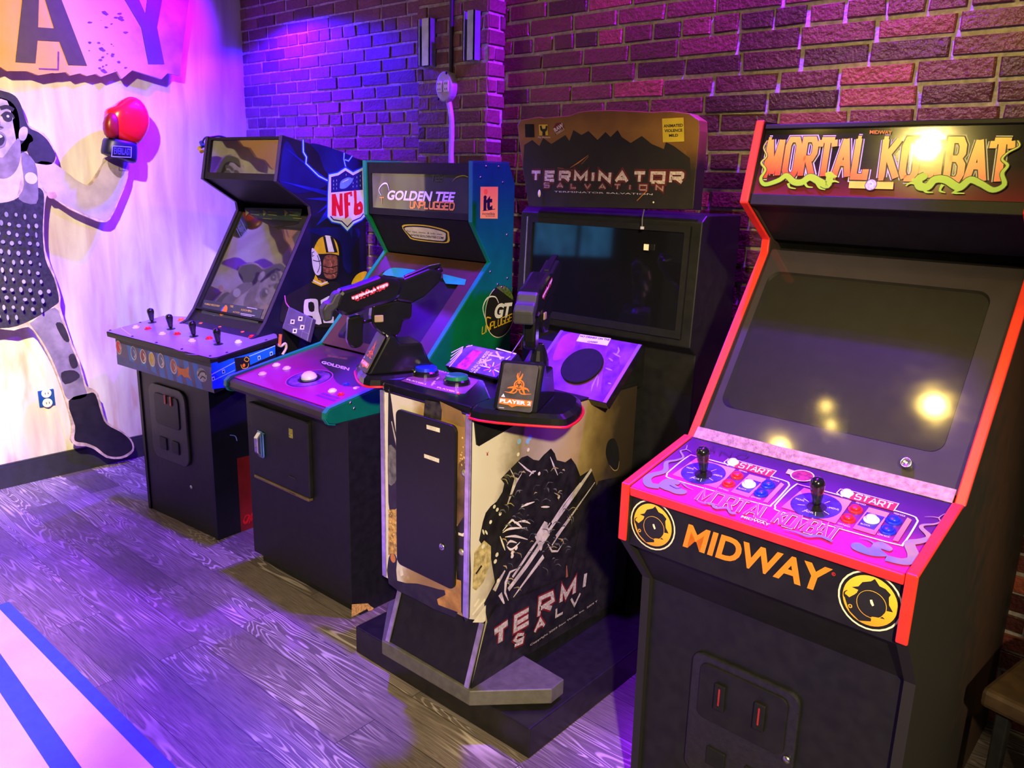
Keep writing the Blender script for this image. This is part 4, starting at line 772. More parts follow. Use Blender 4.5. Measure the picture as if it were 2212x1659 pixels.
bm = B(); tube(bm, spline([N.u(p, .03) for p in ((596, 742), (606, 748), (616, 742), (618, 752), (610, 766))], 5), .006, 8); obj('cable_loop', bm, mat('cream_cable', (.6, .52, .3), .5), kbo)
bm = B(); tube(bm, spline([N.u(p, .03) for p in ((497, 940), (508, 942), (512, 952))], 5), .0022, 6); obj('cable_stub', bm, mat('blue_cable', (.15, .25, .9), .4), nfl)
# ------------------------------------------------------------------ golf cabinet
G = Fr(-2.18, 1.66, .3); GW, GT = .654, .02
golf = thing('arcade_cabinet', 'green sided golf arcade cabinet with white trackball and yellow side sticker', 'arcade machine', G.o, G.yaw, 'arcade cabinets along the brick wall')
GREEN = mat('green_laminate', (.0, .145, .06), .42, 0, .12, 12, .5, 0, .1, 160); GEDGE = mat('green_edge_moulding', (.0, .22, .14), .35, 0, .06)
prof = [(-.05, .775), (-.076, .782), (-.088, .80), (-.086, .82), (-.070, .834), (.37, .912), (.733, 1.29), (.624, 1.451), (.62, 1.676), (.83, 1.68), (.87, 1.60), (.87, .775)]
for a, b in ((-GW, -GW+GT), (-GT, 0)):
    bm = B(); prism(bm, prof, a, b); sp = obj('side_panel', bm, GREEN, golf, .003)
    bm = B(); ribbon(bm, [(-.05, .774), (-.078, .781), (-.09, .80), (-.088, .82), (-.070, .835), (.37, .913), (.7335, 1.29), (.624, 1.451), (.62, 1.677), (.83, 1.681)], a, b, .003); obj('edge_trim', bm, GEDGE, sp)
    if b == 0: gside = sp
bm = B(); prism(bm, [(.012, .05), (.0, .06), (.0, .775), (.87, .775), (.87, 0), (.04, 0), (.04, .05)], -GW, 0); base = obj('base', bm, BLK, golf, .003)
bm = B(); prism(bm, [(.0, .775), (-.04, .80), (.37, .895), (.72, 1.25), (.80, 1.28), (.74, 1.31), (.645, 1.455), (.64, 1.66), (.86, 1.64), (.86, .775)], -GW+GT, -GT); obj('body', bm, BLK2, golf)
A = Art(G, (0, 0, 1), (0, .5, 1), (0, 0, 1.5)); c5 = c2(700, 300, 3.317)
STY = grad('yellow_sticker', [(0, (.95, .62, .02)), (1, (.95, .74, .05))], (0, 1, 1), 1.9, 2.2, .4); A.poly(c5((1120, 343), (1246, 343), (1243, 572), (1118, 570)), STY)
A.disc(c5((1158, 380))[0], .011, mat('orange_ball_print', (.9, .35, .02), .4)); A.text('it', *c5((1140, 515), (1205, 510), (1142, 405)), BLKP, .05); A.stroke(c5((1135, 515), (1165, 512), (1225, 503)), .0025, BLKP); A.text('incredible', *c5((1133, 545), (1222, 547), (1134, 525)), BLKP, .01); A.text('TECHNOLOGIES', *c5((1155, 558), (1222, 559), (1156, 549)), BLKP, .01)
A.done('maker_sticker', gside); A = Art(G, (0, 0, 1), (0, .5, 1), (0, 0, 1.5))
cG = c5((1262, 1238))[0]; A.disc(cG, .094, BLKP, n=36, r2=.11)
gq = A.q(cG); A.raw([[gq+Vector((math.cos(R(t))*.092, math.sin(R(t))*.108)) for t in range(20, 115, 8)]], mat('grass_print', (.09, .16, .02), .5, 0, .5, 90))
A.stroke([gq+Vector((math.cos(R(t))*.092, math.sin(R(t))*.108)) for t in range(115, 345, 10)], .003, CREAM, uv=True); A.stroke(c5((1155, 1290), (1138, 1210), (1170, 1140), (1225, 1132), (1250, 1175)), [.003, .007, .003], WHT, sm=4)
A.text('GT', *c5((1212, 1290), (1330, 1278), (1232, 1180)), WHT, .05); A.stroke(c5((1195, 1285), (1165, 1280), (1165, 1330), (1190, 1365)), [.006, .003], YELP, sm=3)
A.letters('UN', *c5((1130, 1400), (1185, 1375), (1135, 1345)), YELP, .004, FONT, .3); A.letters('PLUGGED', *c5((1192, 1365), (1370, 1290), (1195, 1315)), YELP, .004, FONT, .3)
A.done('golf_logo', gside)
for p in ((1050, 359), (1077, 360), (1038, 383), (1086, 394), (1095, 507), (1075, 614), (1096, 601), (1084, 620), (1059, 587), (757, 870), (765, 882)): bolt(gside, G.u(p, 0), (1, 0, 0), .0055)
# chipped corner of the base showing raw board
A = Art(G, (0, 0, 0), (0, .5, 0), (0, 0, .5)); ch = c2(460, 1100, 5.53)
A.poly(ch((1658, 1135), (1740, 1130), (1850, 1124), (1880, 1155), (1922, 1180), (1900, 1205), (1855, 1215), (1840, 1190), (1655, 1288)), mat('raw_particle_board', (.58, .35, .08), .9, 0, .3, 120, .2, 0, .5, 200)); A.done('chipped_board', base)
# marquee
mp_ = Pl((-GW+GT, .634, 1.455), (-GT, .634, 1.455), (-GW+GT, .63, 1.672), (0, -2, 1.5)); mw = GW-2*GT; mh = .217
A = Art(G, mp_(0, 0, .001), mp_(mw, 0, .001), mp_(0, mh, .001)); o = [A.q(p) for p in ((802, 374), (1012, 378), (1012, 462), (804, 448))]
bm = B(); plate(bm, mp_, [Vector(p) for p in ((0, 0), (mw, 0), (mw, mh), (0, mh))], [o[3], o[2], o[1], o[0]], .004, .008); mf = obj('marquee_frame', bm, BLK2, golf)
bm = B(); mp_.box(bm, .003, mw-.003, .003, mh-.003, -.006, .0); mq = obj('marquee', bm, MIR, mf)
OCH = mat('ochre_script', (.85, .38, .06), .4, 0, .05)
A.text('GOLDEN TEE', *c5((448, 437), (926, 455), (462, 368)), WHT, .035); A.letters('UNPLUGGED', *c5((618, 494), (930, 508), (622, 446)), OCH, .0065, dict(FONT, U=(.9, [[(0, 1), (0, .15), (.15, 0), (.85, 0), (1, .15), (1, 1)]])), .3)
A.stroke(c5((410, 405), (394, 365), (420, 325), (452, 322), (468, 372)), [.002, .005, .007, .002], WHT, sm=4); A.stroke(c5((400, 420), (432, 420)), .004, OCH); A.stroke(c5((415, 420), (413, 470)), [.004, .001], OCH); A.done('marquee_print', mq); A = Art(G, mp_(0, 0, .001), mp_(mw, 0, .001), mp_(0, mh, .001)); A.stroke(c5((918, 308), (950, 275), (1000, 263), (1032, 272)), [.001, .005, .004], mat('olive_gold_print', (.3, .3, .03), .4), sm=3)
A.text('TEE', *c5((765, 305), (850, 305), (768, 255)), mat('dark_green_print', (.02, .05, .01), .5), .03)
A.done('marquee_print', mq)
# speaker panel and sticker
bm = B(); ext(bm, [(-GW+GT, .640, 1.452), (-GT, .640, 1.452), (-GT, .737, 1.288), (-GW+GT, .737, 1.288)], (0, .01, .006)); spk = obj('speaker_panel', bm, BLK2, golf)
A = Art(G, (-GW, .640, 1.452), (0, .640, 1.452), (-GW, .737, 1.288)); OUT = c5((558, 622), (640, 612), (760, 622), (880, 655), (896, 690), (893, 742), (800, 742), (640, 722), (600, 690))
A.poly(OUT, STY, sm=3); A.poly(c5((566, 632), (640, 620), (755, 630), (870, 662), (885, 690), (878, 737), (800, 736), (645, 715), (608, 688)), BLKP, sm=3); A.poly(c5((576, 640), (640, 630), (752, 640), (860, 668), (872, 692), (862, 728), (800, 727), (650, 708), (616, 685)), CREAM, sm=3)
A.text('For tips, news, & info visit:', *c5((592, 666), (850, 690), (594, 654)), BLKP, .012); A.text('WWW.GOLDENTEE.COM', *c5((618, 696), (854, 718), (620, 680)), BLKP, .03)
A.done('sticker', spk)
# screen
sp_ = Pl((-GW+GT, .362, .914), (-GT, .362, .914), (-GW+GT, .730, 1.285), (0, -2, 2)); sh = Vector((0, .368, .371)).length
BROWN = mat('brown_bezel_card', (.055, .022, .014), .4, 0, .12, 14); bm = B(); hole = rrect(.055, mw-.075, .045, sh-.10, .03)
plate(bm, sp_, [Vector(p) for p in ((0, 0), (mw, 0), (mw, sh), (0, sh))], hole, -.002, .006); bz = obj('screen_bezel', bm, BROWN, golf)
bm = B(); loft(bm, [sp_(p.x, p.y, -.002) for p in hole], [sp_(p.x, p.y, -.03) for p in rrect(.07, mw-.09, .06, sh-.115, .03)]); obj('tube_surround', bm, BLK2, bz)
bm = B(); crt(bm, sp_, .05, mw-.07, .04, sh-.095, -.05, .02); tg = glass('golf_tube_glass', (.03, .028, .04), 2.0, .05); obj('picture_tube', bm, tg, bz, smooth=True)
A = Art(G, sp_(0, 0, -.001), sp_(mw, 0, -.001), sp_(0, sh, -.001)); TEAL = grad('teal_print', [(0, (.01, .25, .13)), (.5, (.01, .22, .5)), (1, (.02, .35, .22))], (1, 0, 0), -.5, -.1, .35); cgn = c2(690, 560, 7.9)
A.poly(cgn((1075, 260), (1200, 160), (1330, 148), (1500, 165), (1680, 205), (1430, 312), (1250, 290)), TEAL, sm=2); A.done('bezel_print', bz); A = Art(G, sp_(0, 0, -.001), sp_(mw, 0, -.001), sp_(0, sh, -.001)); A.poly([(957, 602), (957, 592), (1007, 604), (1004, 616), (963, 613)], mat('green_tee_print', (.01, .42, .2), .35)); A.done('bezel_print', bz)
# control panel
cz = lambda v: .829+.177*(v+.07)
pl = Pl((-GW+GT, -.07, cz(-.07)), (-GT, -.07, cz(-.07)), (-GW+GT, .36, cz(.36)), (0, -1, 3)); d = Vector((0, .43, .43*.177)).length
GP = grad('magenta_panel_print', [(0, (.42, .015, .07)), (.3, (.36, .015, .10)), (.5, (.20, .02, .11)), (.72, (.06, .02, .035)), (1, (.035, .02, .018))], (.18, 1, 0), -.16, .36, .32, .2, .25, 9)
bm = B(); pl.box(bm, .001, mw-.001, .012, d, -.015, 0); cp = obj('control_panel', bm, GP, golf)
bm = B(); prism(bm, [(-.058, .776), (-.078, .785), (-.086, .80), (-.084, .818), (-.07, .8285), (-.056, .828), (-.05, .80)], -GW+GT, -GT); obj('front_roll', bm, mat('dark_roll_moulding', (.03, .022, .02), .4), cp, .003)
A = Art(G, pl(0, 0), pl(mw, 0), pl(0, d)); cc = c2(200, 600, 2.765)
A.poly(cc((1360, 490), (1560, 470), (1700, 560), (1640, 640), (1480, 640), (1420, 560)), mat('black_panel_print', (.02, .015, .02), .35), sm=4)
tb = A.q((668.4, 818)); A.disc(tb, .090, mat('pink_print', (.6, .1, .4), .4), True, 40); A.disc(tb, .087, BLKP, True, 40); A.disc(tb, .078, mat('mottled_dark_print', (.03, .012, .05), .4, 0, .5, 40, col2=(.22, .10, .20)), True, 40); A.disc(tb, .046, BLKP, True, 30)
A.text('GOLDEN', *cc((1365, 512), (1530, 556), (1372, 496)), LILAC, .04); A.text('TEE UNPLUGGED', *cc((1400, 472), (1520, 490), (1403, 462)), mat('bronze_print', (.3, .14, .05), .4), .01)
for a, b in (((1340, 700), (1450, 735)), ((1370, 690), (1470, 720))): A.stroke(cc(a, b), .012, mat('blue_purple_print', (.12, .02, .3), .4))
A.done('panel_print', cp)
P_ = lambda p, h=.0004: pl(*A.q(p), h)
bm = B(); lathe(bm, pl(tb.x, tb.y), pl.N, [(0, .044), (.004, .043), (.005, .034)], 28); ring = obj('trackball_ring', bm, GLOSSBLK, cp, smooth=False)
bm = B(); ell(bm, pl(tb.x, tb.y, .004), (.031, .031, .026)); obj('trackball', bm, WHITE, ring, smooth=True)
for p in ((567, 808.5), (597, 789.5), (619.5, 796.5), (718, 845)): button(cp, P_(p), pl.N, WHITE, .0165, .008)
button(cp, P_((769.6, 838)), pl.N, WHITE, .012, .003); button(cp, P_((737, 852.5)), pl.N, RED, .012, .007); button(cp, P_((748, 831)), pl.N, BLU, .013, .006)
# cabinet door with its latch
dpl = Pl((-GW, 0, 0), (0, 0, 0), (-GW, 0, 1), (0, -1, .5)); qd = lambda p: Vector((G.v(p, 0).x+GW, G.v(p, 0).z))
a, b, c_, e = (qd(p) for p in ((548, 870), (673, 912), (668, 1070), (567, 1027)))
bm = B(); dpl.box(bm, a.x, b.x, (c_.y+e.y)/2, (a.y+b.y)/2, 0, .018); dr = obj('door', bm, BLK, golf, .004)
bm = B(); dpl.box(bm, a.x+.01, b.x-.005, (c_.y+e.y)/2-.012, (c_.y+e.y)/2, .0, .022); obj('door_ledge', bm, mat('painted_lit_lip', (.20, .15, .05), .35, .5), dr, .003)  # yellowish light on the door's bottom edge put into this strip's colour
bm = B(); dpl.box(bm, a.x, b.x, (a.y+b.y)/2, (a.y+b.y)/2+.006, 0, .022); obj('door_lip', bm, BLK2, dr)
q = qd((575, 957)); bm = B(); dpl.slab(bm, rrect(q.x-.022, q.x+.022, q.y-.055, q.y+.055, .01), .018, .026); lt = obj('latch_plate', bm, mat('tinted_chrome', (.2, .5, .6), .2, 1), dr, .002)
bm = B(); ext(bm, [dpl(q.x-.016+.0, q.y+.052, .026), dpl(q.x-.016, q.y+.03, .045), dpl(q.x-.016, q.y-.03, .045), dpl(q.x-.016, q.y-.052, .026)], dpl.X*.026); obj('latch_handle', bm, CHROME, lt, .003); bolt(lt, dpl(q.x-.004, q.y-.005, .045), dpl.N, .005)
q = qd((637, 934)); bm = B(); dpl.box(bm, q.x-.012, q.x+.012, q.y-.018, q.y+.018, .018, .019); lb = obj('warning_label', bm, mat('dark_yellow_label', (.3, .28, .02), .5, 0, .8, 200), dr)
for z in (.075, .14):
    q = qd((640, 1000)); bm = B(); dpl.box(bm, q.x-.02, q.x+.02, q.y+.02-z, q.y+.024-z, .018, .022); obj('coin_return', bm, DG, dr)
# ------------------------------------------------------------------ shooting game cabinet
T = Fr(-1.215, 1.538, 0)
shoot = thing('arcade_cabinet', 'two player shooting arcade cabinet with metal edged pedestal on a black plinth', 'arcade machine', T.o, 0, 'arcade cabinets along the brick wall')
U0, U1 = -.56, -.19; ALU = mat('brushed_aluminium_edge', (.62, .58, .70), .32, .85, .15, 40)
plin = mat('black_plinth_paint', (.014, .013, .013), .35, 0, .2, 30, .4)
bm = B(); bx(bm, -.785, 0, 0, 1.05, 0, .1); pb = obj('plinth', bm, plin, shoot, .004)
foot = [T.z(p, .165) for p in ((824, 1384), (1014, 1493), (1192, 1488), (1219, 1467), (1122, 1413))]
pts = [(-.571, -.061), (-.182, -.058), (-.014, .115), (-.017, .178), (-.19, .19), (-.56, .19), (-.74, .18), (-.74, .11)]
bm = B(); ext(bm, [(u, v, .115) for u, v in pts], (0, 0, .05)); obj('foot_plate', bm, GRY, shoot, .003)
bm = B(); prism(bm, [(-.06, 1.0), (.25, 1.0), (.25, .95), (.76, .95), (.76, .10), (.17, .10), (.17, .165), (-.05, .165), (.012, .352), (-.002, .372), (-.06, .396)], U0, U1); ped = obj('pedestal', bm, BLK, shoot, .002)
# tower with monitor
bm = B(); prism(bm, [(.80, .1), (.80, 1.07), (.757, 1.10), (.772, 1.50), (.80, 1.52), (1.04, 1.52), (1.04, .1)], -.745, .0); tow = obj('monitor_tower', bm, BLK, shoot, .004)
mo = Pl((-.70, .7585, 1.125), (-.035, .7585, 1.125), (-.70, .7712, 1.485), (0, -2, 1.3)); mh = .36
bm = B(); plate(bm, mo, [Vector(p) for p in ((0, 0), (.665, 0), (.665, mh), (0, mh))], rrect(.02, .645, .025, mh-.02, .004), .010, .009); bz = obj('monitor_bezel', bm, BLK2, tow)
TG = glass('flat_monitor_glass', (.006, .006, .008), 1.9, .05); bm = B(); mo.box(bm, .01, .655, .01, mh-.01, .001, .004); obj('monitor_screen', bm, TG, bz)
bm = B(); mo.box(bm, -.006, -.002, .05, mh, .0, .012); obj('side_strip', bm, ALU, bz)
# header board
hp = Pl((-.75, .728, 1.5), (0, .728, 1.5), (-.75, .735, 1.8), (0, -2, 1.6)); A = Art(T, hp(0, 0), hp(.7, 0), hp(0, .3)); ch = c2(1100, 220, 4.608)
L = [A.q(p) for p in ch((190, 1040), (130, 640), (78, 230), (110, 180), (290, 148), (330, 158), (600, 135), (690, 100), (800, 86), (1000, 82), (1120, 85), (1420, 100), (1600, 90), (1790, 112), (1890, 180), (1893, 290), (1830, 1075))]
bm = B(); hp.slab(bm, L, 0, -.055); HD = grad('header_sky_print', [(0, (.010, .008, .007)), (.45, (.025, .014, .008)), (.6, (.22, .10, .02)), (.8, (.34, .17, .035)), (1, (.20, .09, .02))], (0, 0, 1), 1.5, 1.84, .45, 0, .35, 11); hd = obj('header_board', bm, HD, shoot, .003)
DUN = mat('ruin_silhouette_print', (.012, .009, .008), .5, 0, .3, 20)
A.poly(ch((200, 1040), (140, 640), (150, 430), (230, 380), (300, 440), (340, 360), (420, 420), (560, 330), (600, 390), (640, 280), (720, 330), (790, 290), (880, 380), (960, 300), (1010, 350), (1080, 280), (1120, 350), (1210, 410), (1320, 340), (1420, 420), (1540, 470), (1560, 400), (1640, 440), (1800, 560), (1830, 1070)), DUN)
for a in (((1390, 360), (1430, 390), (1500, 450)), ((1230, 300), (1150, 320)), ((1690, 430), (1760, 510)), ((1770, 430), (1750, 520))): A.stroke(ch(*a), [.002, .010, .002], mat('smoke_print', (.25, .13, .03), .5))
for a in (((610, 655), (690, 605), (790, 530)), ((720, 620), (790, 545)), ((480, 655), (700, 690))): A.stroke(ch(*a), [.001, .004, .001], mat('ember_print', (.6, .22, .04), .5))
MAR = mat('dark_red_glow_print', (.10, .008, .01), .5, 0, .3, 20); BONE = mat('worn_bone_print', (.55, .42, .40), .5, 0, .45, 120, col2=(.30, .2, .19))
BONE = mat('worn_bone_lettering', (.62, .52, .50), .5, 0, .3, 160)
for w, m in ((.024, MAR), (.0105, BONE)): A.letters('TERMINATOR', ch((222, 778))[0], ch((1722, 803))[0], ch((226, 698))[0], m, w, FONT, .62)
for w, m in ((.014, MAR), (.0045, mat('faded_bone_lettering', (.33, .22, .21), .5, 0, .4, 160))): A.letters('SALVATION', ch((350, 850))[0], ch((1530, 882))[0], ch((352, 808))[0], m, w, FONT, 1.5)
A.text('TERMINATOR SALVATION', *ch((450, 900), (1430, 928), (451, 886)), LILAC, 0); A.stroke(ch((1275, 985), (1375, 885)), .002, mat('ember_print', (.6, .22, .04), .5)); A.disc(ch((1440, 1000))[0], .003, CREAM)
A.done('header_print', hd)
def sticker(name, loop, m, label=None):
    q = [A.q(p) for p in loop]; bm = B(); hp.slab(bm, q, .001, .0022); return obj(name, bm, m, hd, **({'label': label} if label else {}))
st = sticker('rating_sticker', ch((1525, 168), (1738, 156), (1746, 395), (1534, 404)), mat('yellow_paper', (.85, .66, .04), .5, 0, .05), 'yellow rating sticker')
A2 = Art(T, hp(0, 0, .0022), hp(.7, 0, .0022), hp(0, .3, .0022))
for t, b in (('ANIMATED', ((1538, 256), (1730, 248), (1537, 226))), ('VIOLENCE', ((1546, 304), (1725, 297), (1545, 274))), ('MILD', ((1592, 349), (1682, 347), (1591, 321)))): A2.text(t, *ch(*b), BLKP, .03)
A2.done('rating_print', st)
st = sticker('black_sticker', ch((160, 222), (246, 222), (252, 352), (164, 352)), BLK2); st = sticker('wrench_sticker', ch((298, 228), (384, 226), (390, 332), (303, 336)), mat('yellow_paper', (.85, .66, .04), .5, 0, .05), 'yellow sticker with a black wrench')
A2 = Art(T, hp(0, 0, .0022), hp(.7, 0, .0022), hp(0, .3, .0022)); A2.poly(ch((305, 240), (322, 235), (332, 270), (360, 268), (365, 236), (382, 240), (378, 280), (360, 300), (362, 335), (330, 335), (332, 300), (312, 282)), BLKP); A2.text('Play Mechanix', *ch((288, 360), (412, 360), (289, 345)), CREAM, .02)
A2.done('wrench_print', st)
st = sticker('maker_sticker', ch((440, 262), (470, 212), (520, 205), (552, 270), (500, 300), (470, 335)), mat('dark_red_print2', (.2, .01, .015), .5), 'red and white maker sticker')
A2 = Art(T, hp(0, 0, .0022), hp(.7, 0, .0022), hp(0, .3, .0022)); A2.text('RAW', *ch((458, 305), (545, 248), (441, 266)), WHT, .05); A2.text('THRILLS', *ch((470, 335), (552, 278), (462, 312)), CREAM, .02); A2.done('maker_print', st)
bm = B(); tube(bm, spline([T.v(p, .722) for p in ((1392, 452), (1388, 470), (1387, 490))], 5), .0018, 6); cord = obj('hanging_cord', bm, mat('grey_cord', (.12, .12, .16), .5), hd)
c = T.v((1387.5, 490), .722); bm = B(); bx(bm, c.x-.006, c.x+.006, c.y-.003, c.y+.003, c.z-.008, c.z+.001); obj('cord_plug', bm, LILAC, cord, .001)
bm = B(); c = T.v((1398, 534), .75); bx(bm, c.x-.010, c.x+.008, .745, .747, c.z-.010, c.z+.010); obj('small_label', bm, CREAM, bz)
bm = B(); c = T.v((1165, 418), .72); ell(bm, c, (.006, .004, .013)); obj('indicator_bulb', bm, CREAM, hd, smooth=True)
# pedestal print: right flank
A = Art(T, (U1+.0005, 0, .2), (U1+.0005, .5, .2), (U1+.0005, 0, .9)); s1 = c2(1000, 860, 5.53); s2 = c2(1000, 1120, 5.53)
FLK = grad('sandy_flank_print', [(0, (.80, .77, .66)), (.12, (.78, .72, .58)), (.22, (.30, .24, .14)), (.36, (.52, .44, .28)), (.5, (.50, .38, .14)), (.62, (.22, .15, .05)), (.75, (.05, .035, .02)), (1, (.02, .016, .012))], (0, 1, -.18), -.23, .75, .42, 0, .14, 16)
A.poly([(-.058, .196), (.012, .16), (-.045, -.03), (.76, -.06), (.76, .74), (.26, .745), (.25, .795), (-.058, .795)], FLK, uv=True)
STEEL = mat('pale_steel_print', (.62, .56, .5), .45, 0, .25, 40); TAN = mat('tan_smoke_print', (.42, .33, .14), .5, 0, .35, 20)
DARK = mat('machine_black_print', (.016, .015, .015), .4, 0, .4, 30)
A.poly(s1((190, 1700), (235, 1480), (270, 1370), (330, 1290), (400, 1235), (470, 1120), (492, 1020), (450, 965), (560, 850), (700, 708), (770, 685), (840, 735), (905, 745), (960, 680), (1050, 600), (1095, 660), (1120, 740), (1220, 765), (1290, 715), (1350, 800), (1400, 930), (1530, 850), (1585, 1000), (1660, 1400), (1640, 2600), (300, 2740), (250, 2450), (380, 2200), (330, 1900)), DARK)
0 and A.poly(s1((1400, 150), (1470, 70), (1560, 45), (1640, 110), (1665, 230), (1640, 420), (1570, 640), (1480, 760), (1430, 860), (1380, 790), (1290, 700), (1270, 560), (1330, 380)), mat('dark_rubble_print', (.03, .026, .02), .5, 0, .9, 45, col2=(.12, .09, .05)), sm=3)
for a, w in (((640, 950), (590, 1100), (530, 1270)), [.018, .012, .004]), (((1000, 1620), (1150, 1400), (1350, 1120), (1535, 850)), [.014, .016, .018, .012]), (((1060, 1490), (1200, 1270), (1400, 1010)), [.010, .008, .004]), (((1110, 1650), (1330, 1350), (1575, 1005)), [.012, .008, .004]), (((560, 840), (640, 1300-300), (700, 900)), [.002, .006, .002]), (((660, 760), (760, 850), (840, 900)), [.002, .006, .003]), (((1040, 700), (1080, 800), (1130, 920)), [.002, .007, .002]), (((790, 930), (830, 880), (870, 870)), [.003, .008, .003]): A.stroke(s1(*a), w, STEEL)
for a, w in (((540, 850), (760, 560), (1010, 190), (1000, 60)), [.016, .018, .02, .004]), (((590, 700), (800, 390), (1040, 50)), [.010, .012, .004]), (((600, 940), (760, 720), (960, 450)), [.004, .010, .018]), (((640, 600), (560, 640), (510, 760), (500, 880), (540, 980)), [.003, .008, .012, .008, .002]), (((1010, 300), (1060, 390), (1130, 390), (1200, 280)), [.002, .007, .006, .002]), (((500, 620), (430, 740), (370, 860)), [.006, .014, .018]), (((440, 900), (500, 1040)), [.016, .003]), (((990, 40), (920, 210), (930, 380)), [.02, .05, .006]), (((1060, 320), (1170, 150), (1280, 0)), [.006, .008, .006]), (((1235, 560), (1240, 700), (1210, 800)), [.003, .012, .02]): A.stroke(s2(*a), w, STEEL if a[0][0] != 1235 else mat('rust_glow_print', (.35, .12, .05), .5))
for a in (((470, 150), (580, 20), (620, 60)), ((470, 170), (560, 120), (760, 110)), ((500, 220), (620, 210), (770, 250)), ((520, 330), (580, 370), (680, 280)), ((520, 320), (560, 270), (640, 290)), ((440, 210), (500, 380)), ((600, 30), (650, 60), (710, 120)), ((650, 40), (730, 30), (800, 60)), ((230, 130), (250, 190)), ((260, 140), (290, 190)), ((690, 160-300), (760, 130-300), (850, 100-300)), ((930, 160-300), (1030, 160-300))): A.stroke(s2(*a), [.002, .008, .002], CREAM, sm=3)
A.poly(s2((110, 1240), (270, 1030), (262, 1220), (240, 1240)), CREAM); A.poly(s2((130, 400), (250, 260), (330, 330), (330, 520), (240, 760), (150, 860), (110, 830)), mat('sand_print', (.55, .45, .2), .5, 0, .4, 60)); 
for a in (((110, 1150), (260, 960)), ((130, 1050), (190, 960)), ((180, 1060), (260, 970)), ((110, 900), (150, 860)), ((150, 660), (220, 560))): A.stroke(s2(*a), .007, CREAM if a[0][0] != 150 else BLKP)
for x, y in ((370, 1295), (405, 1330), (440, 1380), (325, 1478), (775, 615), (655, 670), (905, 900), (1140, 1180)): A.disc(s1((x, y))[0], .006, CREAM, n=10)
for x, y in ((795, 470), (665, 515), (768, 515)): A.disc(s1((x, y))[0], .009, mat('pale_blue_print', (.25, .45, .65), .5), n=12)
for x, y in ((630, 350), (585, 405), (583, 447), (235, 330), (400, 430), (380, 510), (415, 740)): A.disc(s2((x, y))[0], .007, CREAM, n=10)
A.poly(s1((268, 640), (285, 655), (300, 628), (292, 665), (295, 682), (275, 682), (280, 660)), mat('maroon_print', (.28, .03, .04), .4))
A.poly(s1((1770, 480), (1815, 500), (1850, 600), (1860, 740), (1840, 840), (1800, 850), (1740, 790), (1700, 660), (1720, 530)), BLKP, sm=4); A.stroke(s1((1745, 800), (1800, 862), (1845, 840), (1860, 750)), [.001, .004, .001], TAN, sm=3)
random.seed(21); DST = mat('dark_steel_print', (.12, .12, .11), .45, 0, .7, 40)
for k in range(90):
    x = random.uniform(1075, 1230); y = random.uniform(1010, 1270)
    if x-1075 > (y-1010)*-.6 and y < 1290-(x-1075)*.55: a = random.uniform(-1.2, .6); r = random.uniform(3, 12); A.stroke([(x, y), (x+r*math.cos(a), y+r*math.sin(a)), (x+1.7*r*math.cos(a+.5), y+1.7*r*math.sin(a+.5))], [.001, random.uniform(.002, .006), .001], DST if k % 4 else TAN, sm=3)
RIM = mat('red_letter_rim', (.20, .012, .012), .5, 0, .2, 40); BN2 = mat('grey_bone_lettering', (.52, .47, .40), .5, 0, .35, 160)
A.poly([(-.052, -.033), (.013, .155), (.05, .19), (.76, .12), (.76, -.06)], DARK, uv=True); A.poly([(.38, .0), (.758, -.05), (.758, .42), (.55, .45), (.45, .30)], DARK, uv=True); A.up(2)
for nm, pts, w, wr in (('T', [[(360, 1350), (520, 1235)], [(440, 1300), (430, 1470)]], 0.0197, 0.0307), ('E', [[(770, 1080), (615, 1165), (605, 1330), (770, 1235)], [(615, 1250), (765, 1160)]], 0.0151, 0.0261), ('R', [[(890, 1160), (905, 950), (1045, 885), (1060, 970), (900, 1075)], [(960, 1040), (1040, 1065)]], 0.0151, 0.0261), ('M', [[(1155, 990), (1170, 820), (1215, 920), (1320, 730), (1310, 890)]], 0.0174, 0.0284), ('I', [[(1430, 810), (1450, 650)]], 0.0174, 0.0000), ('S', [[(710, 1375), (640, 1380), (600, 1440), (630, 1460), (700, 1420), (690, 1470), (600, 1510)]], 0.0104, 0.0214), ('A', [[(840, 1350), (905, 1195), (955, 1275)], [(870, 1290), (930, 1250)]], 0.0099, 0.0209), ('L', [[(1100, 1070), (1095, 1165), (1175, 1120)]], 0.0093, 0.0000), ('V', [[(1275, 950), (1315, 1030), (1385, 885)]], 0.0093, 0.0000)):
    for wd, m in ((wr, RIM), (w, BN2)):
        if wd:
            for p in pts: A.stroke(s2(*p), wd, m)
A.text('Copyright 2009 Raw Thrills, Inc.  2009 T', *s2((785, 1515), (1590, 985), (782, 1495)), BN2, .01)
A.done('flank_print', ped)
